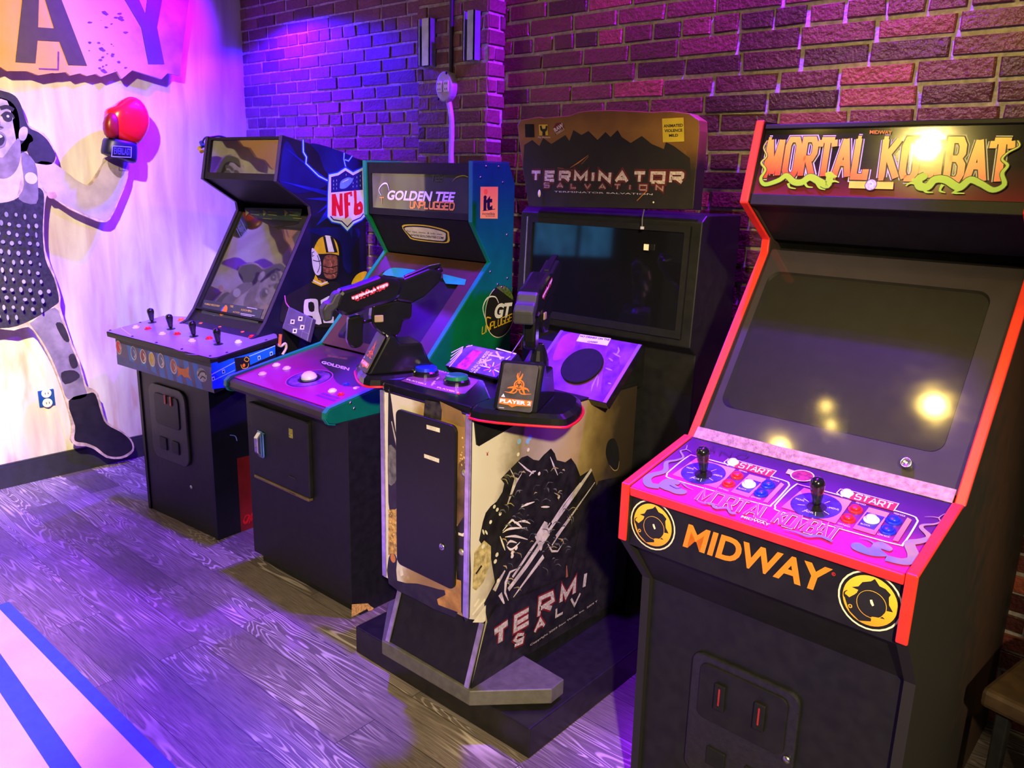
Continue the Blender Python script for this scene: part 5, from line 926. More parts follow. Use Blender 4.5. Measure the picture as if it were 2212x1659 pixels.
# pedestal print: front
A = Art(T, (U0, -.0605, .4), (U1, -.0605, .4), (U0, -.0605, .9)); s3 = c2(800, 830, 3.2542)
FRP = grad('dusty_front_print', [(0, (.78, .75, .66)), (.30, (.76, .70, .58)), (.42, (.40, .26, .08)), (.6, (.30, .17, .05)), (1, (.42, .24, .07))], (1, .0, -.12), -.68, -.23, .42, 0, .25, 18)
A.poly([(.002, -.004), (U1-U0-.002, -.004), (U1-U0-.002, .596), (.002, .596)], FRP, uv=True)
A.poly(s3((128, 60), (150, 120), (165, 240), (200, 480), (190, 620), (195, 840), (165, 880), (128, 830)), DARK, sm=3); A.poly(s3((130, 430), (195, 500), (190, 660), (130, 700)), mat('dark_steel_print', (.12, .12, .11), .45, 0, .7, 40), sm=3); A.stroke(s3((150, 260), (195, 470)), [.004, .008], STEEL)
A.poly(s3((128, 880), (200, 880), (200, 1200), (128, 1200)), mat('ochre_spark_print', (.50, .30, .06), .5, 0, .6, 70)); A.poly(s3((130, 1220), (160, 1190), (190, 1230), (190, 1380), (330, 1400), (480, 1440), (600, 1480), (600, 1640), (300, 1500), (130, 1400)), DARK, sm=2); A.disc(s3((160, 1222))[0], .012, mat('ember_print', (.6, .22, .04), .5), n=14, r2=.015)
A.poly(s3((490, 120), (640, 190), (680, 300), (640, 300), (520, 250)), mat('brown_haze_print', (.24, .14, .04), .5, 0, .3, 12)); A.poly(s3((385, 110), (490, 130), (505, 180), (500, 255), (375, 225)), mat('dark_rubble_print', (.03, .026, .02), .5, 0, .9, 45))
A.poly(s3((620, 560), (690, 600), (690, 1040), (640, 960), (610, 980)), mat('brown_smoke_print', (.14, .08, .035), .5, 0, .5, 20), sm=2); A.poly(s3((610, 1000), (700, 1000), (700, 1640), (640, 1600), (610, 1400)), DARK, sm=2)
A.stroke(s3((620, 1050), (650, 1060), (680, 1040)), .008, CREAM); A.poly(s3((605, 1370), (640, 1380), (640, 1610), (480, 1550), (470, 1510), (530, 1480), (520, 1430), (600, 1470)), mat('amber_print', (.45, .22, .05), .5, 0, .35, 25)); A.poly(s3((200, 1250), (225, 1290), (235, 1340), (215, 1350)), CREAM)
random.seed(3)
for k in range(26): A.disc(s3((random.uniform(630, 695), random.uniform(370, 570)))[0], random.uniform(.001, .0035), mat('spark_print', (.9, .6, .2), .5), n=8)
for k in range(40): A.disc(s3((random.uniform(132, 196), random.uniform(890, 1150)))[0], random.uniform(.001, .003), mat('spark_print', (.9, .6, .2), .5), n=8)
A.done('front_print', ped)
fpn = Pl((U0, -.0615, .4), (U1, -.0615, .4), (U0, -.0615, .9), (0, -2, .6))
L = [A.q(p) for p in s3((206, 172), (628, 288), (602, 1440), (200, 1245))]; x0, x1 = (L[0].x+L[3].x)/2, (L[1].x+L[2].x)/2; y0_, y1 = (L[2].y+L[3].y)/2, (L[0].y+L[1].y)/2
bm = B(); fpn.slab(bm, rrect(x0, x1, y0_, y1, .02), 0, .012); dr = obj('service_door', bm, mat('satin_black_door', (.011, .011, .012), .4, 0, .1, 50, .3), ped, .003)
for lp in (((420, 278), (512, 303), (512, 332), (421, 306)), ((403, 482), (508, 517), (507, 544), (404, 508))):
    q = [A.q(p) for p in s3(*lp)]; bm = B(); fpn.slab(bm, [Vector((p.x, p.y)) for p in q], .012, .013); lb = obj('paper_label', bm, CREAM, dr)
    a = (q[0]+q[1]+q[2]+q[3])/4; A3 = Art(T, fpn(0, 0, .0131), fpn(1, 0, .0131), fpn(0, 1, .0131)); A3.text('TEST', (a.x-.011, a.y-.004), (a.x+.014, a.y-.004), (a.x-.011, a.y+.004), BN2, 0, True); A3.done('label_print', lb)
q = A.q(s3((530, 1132))[0]); bm = B(); lathe(bm, fpn(q.x, q.y, .012), fpn.N, [(0, .0105), (.004, .010), (.005, .006), (.003, .005), (.003, .0004)], 18); obj('lock', bm, CHROME, dr, smooth=True)
for p in s3((665, 622), (645, 1178)): q = A.q(p); bolt(ped, fpn(q.x, q.y, 0), fpn.N, .011, mat('brass_bolt', (.6, .55, .42), .35, .7))
for u in (U0, U1):
    s_ = .018 if u == U0 else -.018
    for pr in ([(-.0605, .40), (-.0605, 1.0)], [(-.052, .165), (.010, .352)]):
        bm = B(); ribbon(bm, pr, min(u, u+s_), max(u, u+s_), .006); obj('edge_strip', bm, ALU, ped, .002, label='brushed metal edge strip')
    if u == U1:
        bm = B(); ribbon(bm, [(-.0605, .40), (-.0605, 1.0)], u, u+.003, .004); obj('edge_strip', bm, ALU, ped)
# start panel, printed decks
VPR = mat('violet_deck_print', (.04, .008, .018), .45, 0, .5, 14, col2=(.15, .05, .07)); EDG = mat('blue_edge_strip', (.10, .08, .55), .35, 0, .1)
bm = B(); ext(bm, [(u, v, .985) for u, v in ((-.56, -.055), (-.20, -.055), (-.22, .05), (-.38, .19), (-.62, .19), (-.62, .02))], (0, 0, .035)); stp = obj('start_panel', bm, GLOSSBLK, shoot, .006)
A = Art(T, (-.6, 0, 1.02), (0, 0, 1.02), (-.6, .3, 1.02)); s4 = c2(740, 690, 6.9125)
A.poly(s4((870, 920), (1280, 720), (2030, 910), (1990, 960), (1830, 1110), (1700, 1120), (1300, 1030)), mat('magenta_violet_print', (.16, .04, .13), .4, 0, .5, 14, col2=(.32, .10, .24))); A.poly(s4((660, 900), (1270, 700), (1285, 730), (880, 900)), EDG)
A.text('TERMINATOR', *s4((1375, 765), (1905, 900), (1390, 745)), LILAC, .0); A.text('PLAYER1', *s4((950, 905), (1235, 980), (965, 888)), WHT, .05); A.text('PLAYER 2', *s4((1405, 1025), (1735, 1110), (1420, 1005)), WHT, .05)
for a in (((1400, 900), (1440, 870)), ((1330, 950), (1390, 970)), ((1380, 920), (1330, 990))): A.stroke(s4(*a), .006, LILAC)
A.poly(s4((1700, 1110), (1770, 1090), (1740, 1130)), RED); A.done('start_print', stp)
for p, m in (((1245, 830), BLU), ((1705, 960), GRN)):
    q = A.q(s4(p)[0]); bm = B(); lathe(bm, A.w(q, 0), (0, 0, 1), [(0, .041), (.012, .040), (.016, .036)], 28); b_ = obj('start_button', bm, GLOSSBLK, stp); bm = B(); lathe(bm, A.w(q, 0), (0, 0, 1), [(.012, .035), (.026, .033), (.029, .026), (.030, .0004)], 28); obj('button_cap', bm, m, b_, smooth=False)
a = Vector((-.6, .24, 1.02)); Ld = Pl(a, a+Vector((.3, 0, 0)), a+Vector((0, .07, .06)), (0, -1, 4)); A = Art(T, a, a+Vector((.3, 0, 0)), a+Vector((0, .07, .06)))
L = [A.q(p) for p in ((961, 790), (1074, 820), (1120, 765), (1010, 743))]; bm = B(); Ld.slab(bm, L, -.0005, -.03); ld = obj('instruction_deck', bm, GLOSSBLK, shoot, .002); s5 = c2(660, 540, 2.9105)
BPR = mat('blue_violet_print', (.10, .08, .5), .4, 0, .6, 20); A.poly([(963, 789), (1072, 816), (1115, 766), (1012, 745)], BPR); A.poly(s5((940, 740), (1010, 755), (1110, 640), (1060, 625)), mat('crimson_print', (.45, .03, .10), .4, 0, .6, 60))
for k in range(5): A.stroke(s5((905+k*3, 735-k*22), (985+k*2, 640-k*8)), .004, LILAC)
A.text('1-12 ALL GAME MODES', *s5((1050, 770), (1160, 640), (1030, 765)), WHT, .01); A.text('FIRE DAMAGE', *s5((1070, 775), (1180, 645), (1056, 772)), WHT, .01); A.stroke(s5((1200, 620), (1325, 655)), .005, WHT); A.stroke(s5((1010, 610), (1050, 600)), .004, LILAC)
for k in range(9): t = R(k*40); c = s5((1175, 745))[0]; A.stroke([(c[0]+5*math.cos(t), c[1]+4*math.sin(t)), (c[0]+(14+6*(k % 3))*math.cos(t), c[1]+(9+4*(k % 3))*math.sin(t))], .004, WHT if k % 2 else mat('pink_print', (.6, .1, .4), .4))
for a_ in (((1100, 710), (1170, 690)), ((1120, 690), (1140, 730)), ((1150, 660), (1250, 680)), ((1200, 640), (1230, 690)), ((1260, 690), (1290, 670))): A.stroke(s5(*a_), .006, LILAC)
A.done('deck_print', ld)
ud = -.12; P0 = T.u((1310, 872), ud); P1 = T.u((1388, 744), ud); Rd = Pl(P0, P0+Vector((.3, 0, 0)), P1, (0, -1, 4)); A = Art(T, P0, P0+Vector((.3, 0, 0)), P1)
L = [A.q(p) for p in ((1310, 872), (1388, 744), (1210, 713), (1165, 780))]; L.append(Vector((L[3].x, L[0].y)))
bm = B(); Rd.slab(bm, L, -.0005, -.03); rd = obj('console_deck', bm, GLOSSBLK, shoot, .002)
bm = B(); zt = P1.z-.04; ext(bm, [(U1-.002, P0.y+.03, P0.z-.05), (U1-.002, P1.y, P1.z-.045), (U1-.002, .80, P1.z-.03), (U1-.002, .80, .93), (U1-.002, P0.y+.03, .93)], (U0-U1+.004, 0, 0)); obj('deck_support', bm, BLK, shoot)
s6 = c2(1100, 560, 5.53); A.poly([Vector((L[4].x+.002, L[4].y+.002)), Vector((L[0].x-.002, L[0].y+.002)), Vector((L[1].x-.002, L[1].y-.002)), Vector((L[2].x+.002, L[2].y-.002))], VPR, uv=True)
A.stroke([L[0]+Vector((-.008, .002)), L[1]+Vector((-.008, -.002))], .013, EDG, uv=True); A.stroke([L[3]+Vector((.008, 0)), L[2]+Vector((.008, 0))], .012, EDG, uv=True)
DV = mat('dark_violet_print', (.06, .02, .10), .45, 0, .5, 40); A.poly(s6((1190, 1060), (1280, 1100), (1320, 1230), (1300, 1400), (1200, 1560), (1100, 1600), (1130, 1300)), DV, sm=3); A.poly(s6((640, 920), (800, 900), (760, 1100), (600, 1200), (520, 1180)), mat('rose_violet_print', (.20, .03, .08), .45, 0, .4, 12), sm=3)
for a_ in (((1300, 1050), (1310, 1100), (1270, 1150)), ((1190, 1180), (1240, 1220)), ((1060, 1380), (1000, 1500), (980, 1580)), ((1070, 1400), (1050, 1530)), ((1240, 1120), (1330, 1170)), ((1150, 1300), (1230, 1330)), ((1180, 1480), (1220, 1490))): A.stroke(s6(*a_), [.002, .007, .002], mat('dusty_lilac_print', (.25, .18, .25), .5), sm=3)
A.poly(s6((850, 898), (1218, 948), (1172, 1035), (802, 980)), WHT); NV = mat('navy_lettering', (.03, .02, .3), .5); A.text('NO DRINKS ON THE', *s6((842, 930), (1196, 978), (855, 908)), NV, .05); A.text('GAME!', *s6((930, 995), (1052, 1006), (940, 975)), NV, .05)
A.done('deck_print', rd)
q = A.q((1258, 792)); bm = B(); lathe(bm, Rd(q.x, q.y, .001), Rd.N, [(0, .074), (.006, .074), (.008, .071)], 36); obj('round_black_plate', bm, mat('matt_black_plastic', (.010, .009, .014), .8, 0, .1, 30, .15), rd)
# gun holders: one each side of the pedestal, mirror images
CARD = mat('dark_card_print', (.05, .045, .04), .4, 0, .3, 30); REDL = mat('red_rim_light', (.85, .01, .02), .35, 0, .05); CY = R(25)
def holder(sx, label):
    HF = Fr(T.o.x-.375+sx*.265, T.o.y+.06, sx*25); rt = Matrix.Rotation(sx*CY, 4, 'Z'); off = Vector((-.375+sx*.265, .06, 0)); W_ = lambda x, y, z: off+rt @ Vector((sx*x, y, z))
    lp = [(-.12 if sx > 0 else -.085, -.10), (.10, -.10), (.145, -.06), (.15, .06), (.11, .15), (.02, .15), (-.06, .10)]; L = spline([Vector((*p, 0)) for p in lp], 5, True)
    bm = B(); r0 = [W_(p.x, p.y, 1.0) for p in L]; r1 = [W_(p.x*.97, p.y*.97, 1.02) for p in L]; r2 = [W_(p.x*.88, p.y*.88, 1.03) for p in L]; loft(bm, r0, r1); loft(bm, r1, r2)
    bm.faces.new([bm.verts.new(p) for p in r2]); bm.faces.new([bm.verts.new(p) for p in r0]); bmesh.ops.remove_doubles(bm, verts=bm.verts[:], dist=1e-6); bmesh.ops.recalc_face_normals(bm, faces=bm.faces[:])
    tr = obj('gun_holder', bm, GLOSSBLK, shoot, label=label)
    bm = B(); tube(bm, [W_(p.x*1.01, p.y*1.01, 1.0) for p in (L[k] for k in list(range(len(L)-3, len(L)))+list(range(0, 22)))], .0035, 8); obj('red_rim', bm, REDL, tr, smooth=True)
    bm = B()
    ext(bm, [W_(*p) for p in ((-.060, -.098, 1.03), (-.060, -.033, 1.147), (-.060, -.018, 1.147), (-.060, .0, 1.12), (-.060, .07, 1.12), (-.060, .11, 1.03))], rt @ Vector((sx*.120, 0, 0))); obj('cradle', bm, GLOSSBLK, tr, .006)
    cpn = Pl(W_(-.047*sx, -.0985, 1.030), W_(.047*sx, -.0985, 1.030), W_(-.047*sx, -.0355, 1.145), W_(0, -2, 1.6)); h = .127; w = .094
    bm = B(); cpn.slab(bm, rrect(0, w, 0, h, .008), .001, .005); cd_ = obj('player_card', bm, CARD, tr, .001)
    A = Art(T, cpn(0, 0, .005), cpn(w, 0, .005), cpn(0, h, .005)); O2 = mat('biohazard_orange', (.95, .18, .01), .4)
    c = Vector((w*.53, h*.55)); A.ring(c, .0125, .0035, O2, True); A.ring(c, .0075, .0015, O2, True)
    for t in (95, 215, 325):
        e = Vector((math.cos(R(t)), math.sin(R(t)))); n_ = Vector((-e.y, e.x)); A.stroke([c+e*.003, c+e*.016], .005, O2, uv=True); A.stroke([c+e*.013, c+e*.024+n_*.006, c+e*.033+n_*.004], [.007, .004, .001], O2, sm=3, uv=True); A.stroke([c+e*.013, c+e*.024-n_*.006, c+e*.031-n_*.008], [.007, .004, .001], O2, sm=3, uv=True)
    for s_ in (-1, 1): A.stroke([c+Vector((s_*.002, -.012)), c+Vector((s_*.010, -.023)), c+Vector((s_*.036, -.021))], [.003, .003, .001], O2, sm=3, uv=True)
    A.stroke([c+Vector((-.006, .012)), c+Vector((-.002, .037))], [.002, .001], O2, uv=True)
    A.poly([(.004, .016), (.03, .014), (.04, .009), (.052, .014), (.09, .016), (.091, .031), (.004, .031)], O2, uv=True); A.text('PLAYER %d' % (2 if sx > 0 else 1), (.006, .0185), (.089, .0185), (.006, .0285), WHT, .04, True); A.poly([(.007, .034), (.018, .034), (.0125, .043)], WHT, uv=True); A.stroke([(.006, .005), (.02, .005)], .001, WHT, uv=True)
    A.done('card_print', cd_); return HF
H2 = holder(1, 'right gun holder with PLAYER 2 card'); H1 = holder(-1, 'left gun holder with PLAYER 1 card')
bm = B(); ext(bm, [(U1+.003, -.058, 1.0), (U1+.003, -.045, .915), (U1+.003, -.037, .91), (U1+.003, .12, .94), (U1+.003, .30, .985), (U1+.003, .30, 1.0)], (.004, 0, 0)); obj('black_flank_plate', bm, BLK2, shoot)  # flat black plate on the flank under the right gun holder
for HF, dx, dy in ((H2, -.03, .27), (H1, .0, -.01)):
    c = T.I @ (HF.M @ Vector((dx, dy, 0))); bm = B(); lathe(bm, (c.x, c.y, .99), (0, 0, 1), [(0, .034), (.10, .030), (.13, .022), (.15, .012)], 16); obj('gun_mount', bm, GLOSSBLK, shoot, .003)
bm = B(); tube(bm, [T.u((1155, 690), -.3), T.u((1104, 765), -.3)], .0016, 6); obj('tether', bm, mat('steel_cable', (.25, .2, .25), .4, .5), shoot)
# ------------------------------------------------------------------ the two rifles
def gun(HF, label):
    g = thing('toy_rifle', label, 'toy gun', HF.o, HF.yaw, 'rifles on the shooting cabinet'); return g
g1 = gun(H1, 'black plastic toy rifle aimed right in the left holder beside the golf cabinet')
gp = lambda *pts: [(H1.u(p, 0).y, H1.u(p, 0).z) for p in cgn(*pts)]
def gpart(name, pts, t, m=GLOSSBLK, bev=.004, parent=g1): bm = B(); prism(bm, gp(*pts), -t/2, t/2); return obj(name, bm, m, parent, bev)
rec = gpart('receiver', ((300, 560), (350, 505), (600, 435), (1000, 285), (1180, 310), (1300, 330), (1400, 420), (1330, 640), (1180, 720), (900, 800), (420, 960), (290, 900), (230, 760)), .062, bev=.012)
gpart('stock_butt', ((230, 590), (290, 540), (370, 560), (380, 640), (320, 780), (200, 880), (190, 1020), (60, 1050), (20, 840), (90, 740), (170, 710)), .058, mat('grey_black_rubber', (.03, .032, .03), .5, 0, .2, 30), .006)
gpart('barrel_shroud', ((1180, 320), (1420, 320), (1870, 140), (2070, 210), (2040, 370), (1760, 640), (1560, 740), (1300, 700)), .045, bev=.008)
bm = B(); a = gp((1900, 250), (2085, 165)); tube(bm, [(0, *a[0]), (0, *a[1])], .009, 12); obj('muzzle', bm, GLOSSBLK, g1, smooth=True)
rail = gpart('sight_rail', ((1430, 330), (1440, 285), (1860, 110), (2060, 70), (2068, 110), (1900, 190)), .018, bev=.002)
for x, y in ((1507, 333), (1588, 298), (1667, 264), (1747, 231), (1825, 196)):
    q = gp((x, y))[0]; bolt(rail, (.009, *q), (1, 0, 0), .0035)
gpart('grip', ((480, 980), (660, 930), (760, 1000), (740, 1110), (735, 1410), (690, 1485), (560, 1515), (490, 1470), (455, 1360), (470, 1150)), .036, bev=.008)
gpart('magazine', ((880, 780), (1300, 690), (1560, 740), (1545, 1000), (1405, 1030), (1365, 1200), (1300, 1300), (1050, 1280), (930, 1180), (870, 1080), (860, 960)), .042, bev=.006)
bm = B(); tube(bm, [(0, *p) for p in gp((640, 1000), (700, 1100), (780, 1070), (880, 1040))], .005, 8); gd = obj('trigger_guard', bm, GLOSSBLK, g1, smooth=True)
gpart('trigger', ((700, 930), (740, 930), (760, 1040), (740, 1050)), .01, BLK, .002)
bm = B(); q = gp((985, 990))[0]; bx(bm, -.015, .024, q[0]-.014, q[0]+.014, q[1]-.012, q[1]+.010); obj('latch', bm, mat('tan_plastic', (.35, .26, .12), .45), g1, .003)
A = Art(H1, (.0312, 0, 1), (.0312, .5, 1), (.0312, 0, 1.5), .0008)
for w, m in ((.010, mat('red_glow_lettering', (.55, .02, .05), .4)), (.0042, mat('rosy_white_lettering', (.9, .75, .78), .4))): A.letters('TERMINATOR', cgn((560, 692))[0], cgn((1160, 450))[0], cgn((552, 662))[0], m, w, FONT, .45)
A.letters('SALVATION', cgn((640, 705))[0], cgn((1100, 505))[0], cgn((634, 685))[0], mat('red_glow_lettering', (.55, .02, .05), .4), .0035, FONT, .9)
A.done('rifle_lettering', rec)
g2 = copy_tree(g1); g2.location = H2.M @ Vector((-.03, .29, .035)); g2.rotation_euler = (0, 0, H2.yaw); g2['label'] = 'black plastic toy rifle seen from its butt end behind the PLAYER 2 card'
# ------------------------------------------------------------------ things on the walls
XB = -4.41
def wall_art(x=XB, lift=.0006): return Art(F0, (x, 1, 0), (x, 2, 0), (x, 1, 1), lift)
cw_ = c2(0, 0, 3.95)
A = wall_art(); wp = lambda q, x: (x, 1+q.x, q.y)
# sign board with torn lower edge
edge = cw_((1535, 645), (1430, 625), (1380, 675), (1130, 598), (1040, 672), (1000, 608), (862, 655), (822, 630), (745, 648), (682, 625), (600, 645), (565, 615), (480, 625), (450, 622), (330, 642), (230, 606), (60, 606), (0, 570), (-90, 600), (-200, 560), (-330, 610), (-480, 570), (-640, 610), (-800, 560)) + [(-205, -60), (-205, -190), (412, -190), (408, 0), (402, 50), (395, 100)]
SGN = grad('grungy_sign_painted_light', [(0, (.80, .33, .06)), (.4, (.82, .42, .24)), (.65, (.66, .36, .42)), (1, (.22, .08, .34))], (0, 1, 0), 1.3, 2.45, .55, 0, .5, 9)  # orange to purple blend paints the warm and violet lamplight onto the board
A2 = wall_art(XB, .0008); A2.mi(SGN); L = [A.q(p) for p in edge]; ext(A2.bm, [wp(q, XB) for q in L], (-.02, 0, 0))
PUP = mat('plum_paint', (.20, .05, .22), .6, 0, .3, 40); random.seed(5)
A2.stroke(cw_((330, 588), (495, 594), (498, 440)), .008, PUP)
for k in range(30):
    x, y = random.uniform(760, 1080), random.uniform(80, 600); a = random.uniform(0, 3); r = random.uniform(4, 22)
    A2.poly(cw_(*[(x+r*math.cos(a+t)*random.uniform(.5, 1.3), y+r*.6*math.sin(a+t)*random.uniform(.5, 1.3)) for t in (0, 1, 2.1, 3.1, 4.2, 5.2)]), PUP)
for x, y in ((895, 110), (1030, 160), (885, 605), (870, 420)): A2.poly(cw_((x-30, y-12), (x, y-18), (x+32, y+14), (x+10, y+22), (x-20, y+6)), PUP)
sg = A2.done('wall_sign', None)
tag(sg, 'torn-edged painted sign board with dark letters A and Y, high on the white wall', 'sign')
LET = mat('dark_letter_paint', (.10, .06, .08), .55, 0, .08)
for pts, hole, nm in ((((130, 530), (300, 540), (318, 345), (505, 355), (582, 555), (740, 560), (500, -60), (200, -100)), ((322, 233), (460, 243), (372, -40), (330, -40)), 'letter'), (((1265, 547), (1400, 547), (1338, 235), (1392, -60), (1262, -60), (1240, 122), (1160, -60), (1030, -60), (1205, 235)), None, 'letter')):
    q = [A.q(p) for p in cw_(*pts)]; A2 = wall_art(XB, .003); lp = [q]
    if hole: lp.append([A.q(p) for p in cw_(*hole)])
    A2.raw(lp, LET); bb = B()
    lo = A2.done(nm, sg); so = lo.modifiers.new('depth', 'SOLIDIFY'); so.thickness = .003; so.offset = -1
# flat cut-out of a girl
A = wall_art()
OUTL = [(-14, 191), (12, 194), (38, 216), (52, 250), (64, 272), (95, 288), (112, 312), (122, 342), (118, 352), (135, 365), (165, 388), (190, 400), (208, 378), (224, 352), (232, 338), (290, 340), (278, 352), (276, 385), (258, 432), (238, 474), (220, 480), (200, 474), (150, 452), (108, 424), (99, 432), (95, 480), (98, 540), (118, 595), (131, 640), (130, 662), (142, 700), (155, 740), (172, 780), (186, 832), (196, 838), (212, 850), (222, 888), (232, 912), (262, 930), (283, 948), (290, 966), (284, 980), (262, 991), (230, 989), (206, 972), (186, 964), (165, 963), (153, 950), (156, 922), (144, 872), (128, 825), (108, 775), (84, 732), (62, 706), (30, 714), (-30, 713), (-44, 770), (-66, 830), (-92, 890), (-100, 940), (-108, 985), (-130, 1020), (-190, 1052), (-236, 1058), (-246, 1038), (-222, 1010), (-178, 985), (-160, 940), (-152, 870), (-140, 800), (-124, 740), (-118, 690), (-128, 600), (-112, 520), (-108, 450), (-114, 424), (-150, 452), (-204, 480), (-226, 480), (-262, 420), (-286, 378), (-294, 340), (-268, 322), (-236, 346), (-204, 396), (-165, 384), (-130, 362), (-92, 348), (-72, 300), (-62, 240), (-40, 205)]
bm = B(); L = spline([A.q(p) for p in OUTL], 2, True); ext(bm, [wp(q, XB) for q in L], (-.018, 0, 0))
fig = obj('cutout_figure', bm, mat('cream_cut_edge', (.62, .48, .36), .6, 0, .3, 30)); tag(fig, 'flat cut-out photo figure of a shouting girl in dotted dark dress on white wall', 'figure')
PH = lambda n, c, v=.25, s=20, c2=None: mat('photo_'+n, c, .55, 0, v, s, col2=c2)
def region(name, *shapes, parent=fig):
    A2 = wall_art(XB, .0008)
    for sh in shapes:
        if sh[0] == 's': A2.stroke(sh[1], sh[2], sh[3], sm=4)
        elif sh[0] == 'd': A2.disc(sh[1], sh[2], sh[3], n=20, r2=sh[4] if len(sh) > 4 else None)
        else: A2.poly(sh[1], sh[2], sm=sh[3] if len(sh) > 3 else 3)
        A2.up()
    return A2.done(name, parent)
SK, SKS, HAIR, DRS, SLV = PH('skin', (.50, .42, .42)), PH('skin_shade', (.28, .22, .24)), PH('hair', (.035, .028, .04)), PH('dress', (.030, .026, .05), .4, 60), PH('sleeve', (.58, .50, .55), .2, 8)
region('hair', ('p', cw_((-60, 770), (40, 780), (130, 820), (180, 900), (210, 1000), (250, 1090), (330, 1130), (400, 1190), (450, 1270), (475, 1330), (440, 1400), (340, 1400), (260, 1370), (230, 1290), (160, 1300), (120, 1100), (60, 860), (-100, 850)), HAIR))
region('face', ('p', cw_((-160, 900), (-60, 830), (60, 850), (130, 910), (160, 1000), (168, 1110), (165, 1200), (130, 1270), (70, 1320), (0, 1345), (-80, 1320), (-150, 1230)), SK), ('p', cw_((160, 1180), (165, 1110), (200, 1080), (232, 1095), (235, 1140), (215, 1190), (185, 1200)), SK),
       ('p', cw_((100, 1240), (165, 1180), (175, 1330), (140, 1450), (60, 1520), (-40, 1500), (-60, 1330), (20, 1345)), SKS), ('s', cw_((0, 925), (60, 912), (115, 940)), .018, HAIR), ('p', cw_((15, 1000), (50, 965), (95, 985), (112, 1015), (80, 1030), (40, 1028)), PH('white', (.72, .68, .68), .1)), ('d', cw_((62, 998))[0], .022, HAIR), ('d', cw_((66, 992))[0], .006, PH('white', (.72, .68, .68), .1)), ('s', cw_((10, 990), (50, 958), (100, 975), (118, 1010)), .008, HAIR),
       ('p', cw_((-110, 990), (-70, 965), (-35, 985), (-25, 1015), (-60, 1030)), PH('white', (.72, .68, .68), .1)), ('d', cw_((-68, 998))[0], .022, HAIR), ('s', cw_((-115, 940), (-60, 912), (-20, 930)), .018, HAIR), ('s', cw_((-15, 1010), (-5, 1070), (15, 1085), (-10, 1095)), .010, SKS), ('p', cw_((-70, 1160), (-10, 1120), (40, 1150), (48, 1200), (30, 1250), (-30, 1265), (-75, 1230)), SKS), ('p', cw_((-60, 1170), (-10, 1140), (32, 1165), (35, 1205), (10, 1240), (-40, 1240)), HAIR), ('p', cw_((-50, 1160), (-10, 1145), (20, 1165), (-10, 1178)), PH('white', (.72, .68, .68), .1)))
region('hair_bow', ('p', cw_((235, 1140), (270, 1160), (282, 1200), (250, 1225), (222, 1290), (150, 1275), (190, 1220), (215, 1190)), PH('pale_bow', (.66, .58, .58))))
region('sleeve', ('p', [(-92, 354), (-130, 368), (-166, 390), (-206, 402), (-234, 356), (-266, 332), (-286, 346), (-278, 376), (-254, 418), (-222, 472), (-206, 472), (-150, 446), (-110, 416), (-88, 400)], SLV))
region('sleeve', ('p', [(80, 352), (118, 354), (160, 386), (192, 402), (212, 380), (230, 348), (276, 352), (274, 384), (256, 430), (236, 470), (220, 475), (160, 452), (106, 420), (90, 400)], SLV), ('p', cw_((925, 1360), (1060, 1360), (1085, 1400), (1030, 1520), (940, 1450)), SKS), ('p', cw_((405, 1650), (470, 1640), (480, 1690), (420, 1690)), PH('blush', (.7, .38, .3))))
region('shirt', ('p', [(-60, 345), (-10, 350), (30, 345), (46, 360), (42, 400), (30, 430), (-20, 440), (-60, 420)], PH('white_shirt', (.66, .60, .62), .12)), ('p', [(46, 330), (75, 350), (82, 400), (78, 440), (40, 430), (52, 400)], PH('strap', (.22, .18, .22))), ('d', cw_((265, 1520))[0], .028, PH('white', (.72, .68, .68), .1)))
dots = []; random.seed(9); LD = PH('pale_dots', (.36, .33, .44))
for r in range(13):
    for k in range(11):
        y = 455+r*20+k*1.5; x = -102+k*19.5+(r % 2)*5+r*1.0
        if x < 88+max(0, (r-4))*3.6 and y < 698-abs(x+10)*.28: dots.append(('d', (x+random.uniform(-2, 2), y+random.uniform(-2, 2)), random.uniform(.005, .010), LD, random.uniform(.008, .014)))
region('dress', ('p', [(-118, 440), (-60, 425), (-10, 438), (30, 432), (70, 405), (92, 412), (95, 440), (92, 500), (98, 560), (116, 600), (127, 645), (118, 660), (70, 690), (20, 708), (-50, 706), (-105, 690), (-118, 600), (-105, 520)], DRS, 3), *dots)
region('legging', ('p', [(-34, 708), (-50, 770), (-72, 830), (-98, 890), (-106, 936), (-150, 930), (-144, 868), (-132, 800), (-118, 740), (-108, 694)], PH('grey_denim', (.16, .13, .2), .4, 12, (.34, .28, .38))))
region('legging', ('p', [(118, 664), (70, 694), (66, 702), (88, 732), (112, 775), (132, 825), (146, 862), (186, 856), (182, 832), (168, 782), (150, 740), (136, 700)], PH('grey_denim', (.16, .13, .2), .4, 12, (.34, .28, .38))), ('p', [(120, 700), (138, 735), (150, 735), (136, 700)], HAIR), ('p', [(148, 770), (160, 765), (168, 790), (155, 795)], HAIR), ('p', [(132, 805), (160, 800), (172, 815), (140, 830)], HAIR))
region('boot', ('p', [(-100, 892), (-108, 940), (-116, 982), (-136, 1014), (-190, 1044), (-230, 1050), (-238, 1038), (-218, 1016), (-172, 990), (-152, 940), (-146, 890)], PH('boot_black', (.015, .012, .018), .3)))
region('boot', ('p', [(148, 866), (190, 850), (206, 852), (218, 890), (230, 916), (262, 934), (280, 950), (286, 966), (280, 976), (260, 986), (232, 984), (208, 966), (186, 957), (166, 954), (160, 946), (162, 920)], PH('boot_black', (.015, .012, .018), .3)))
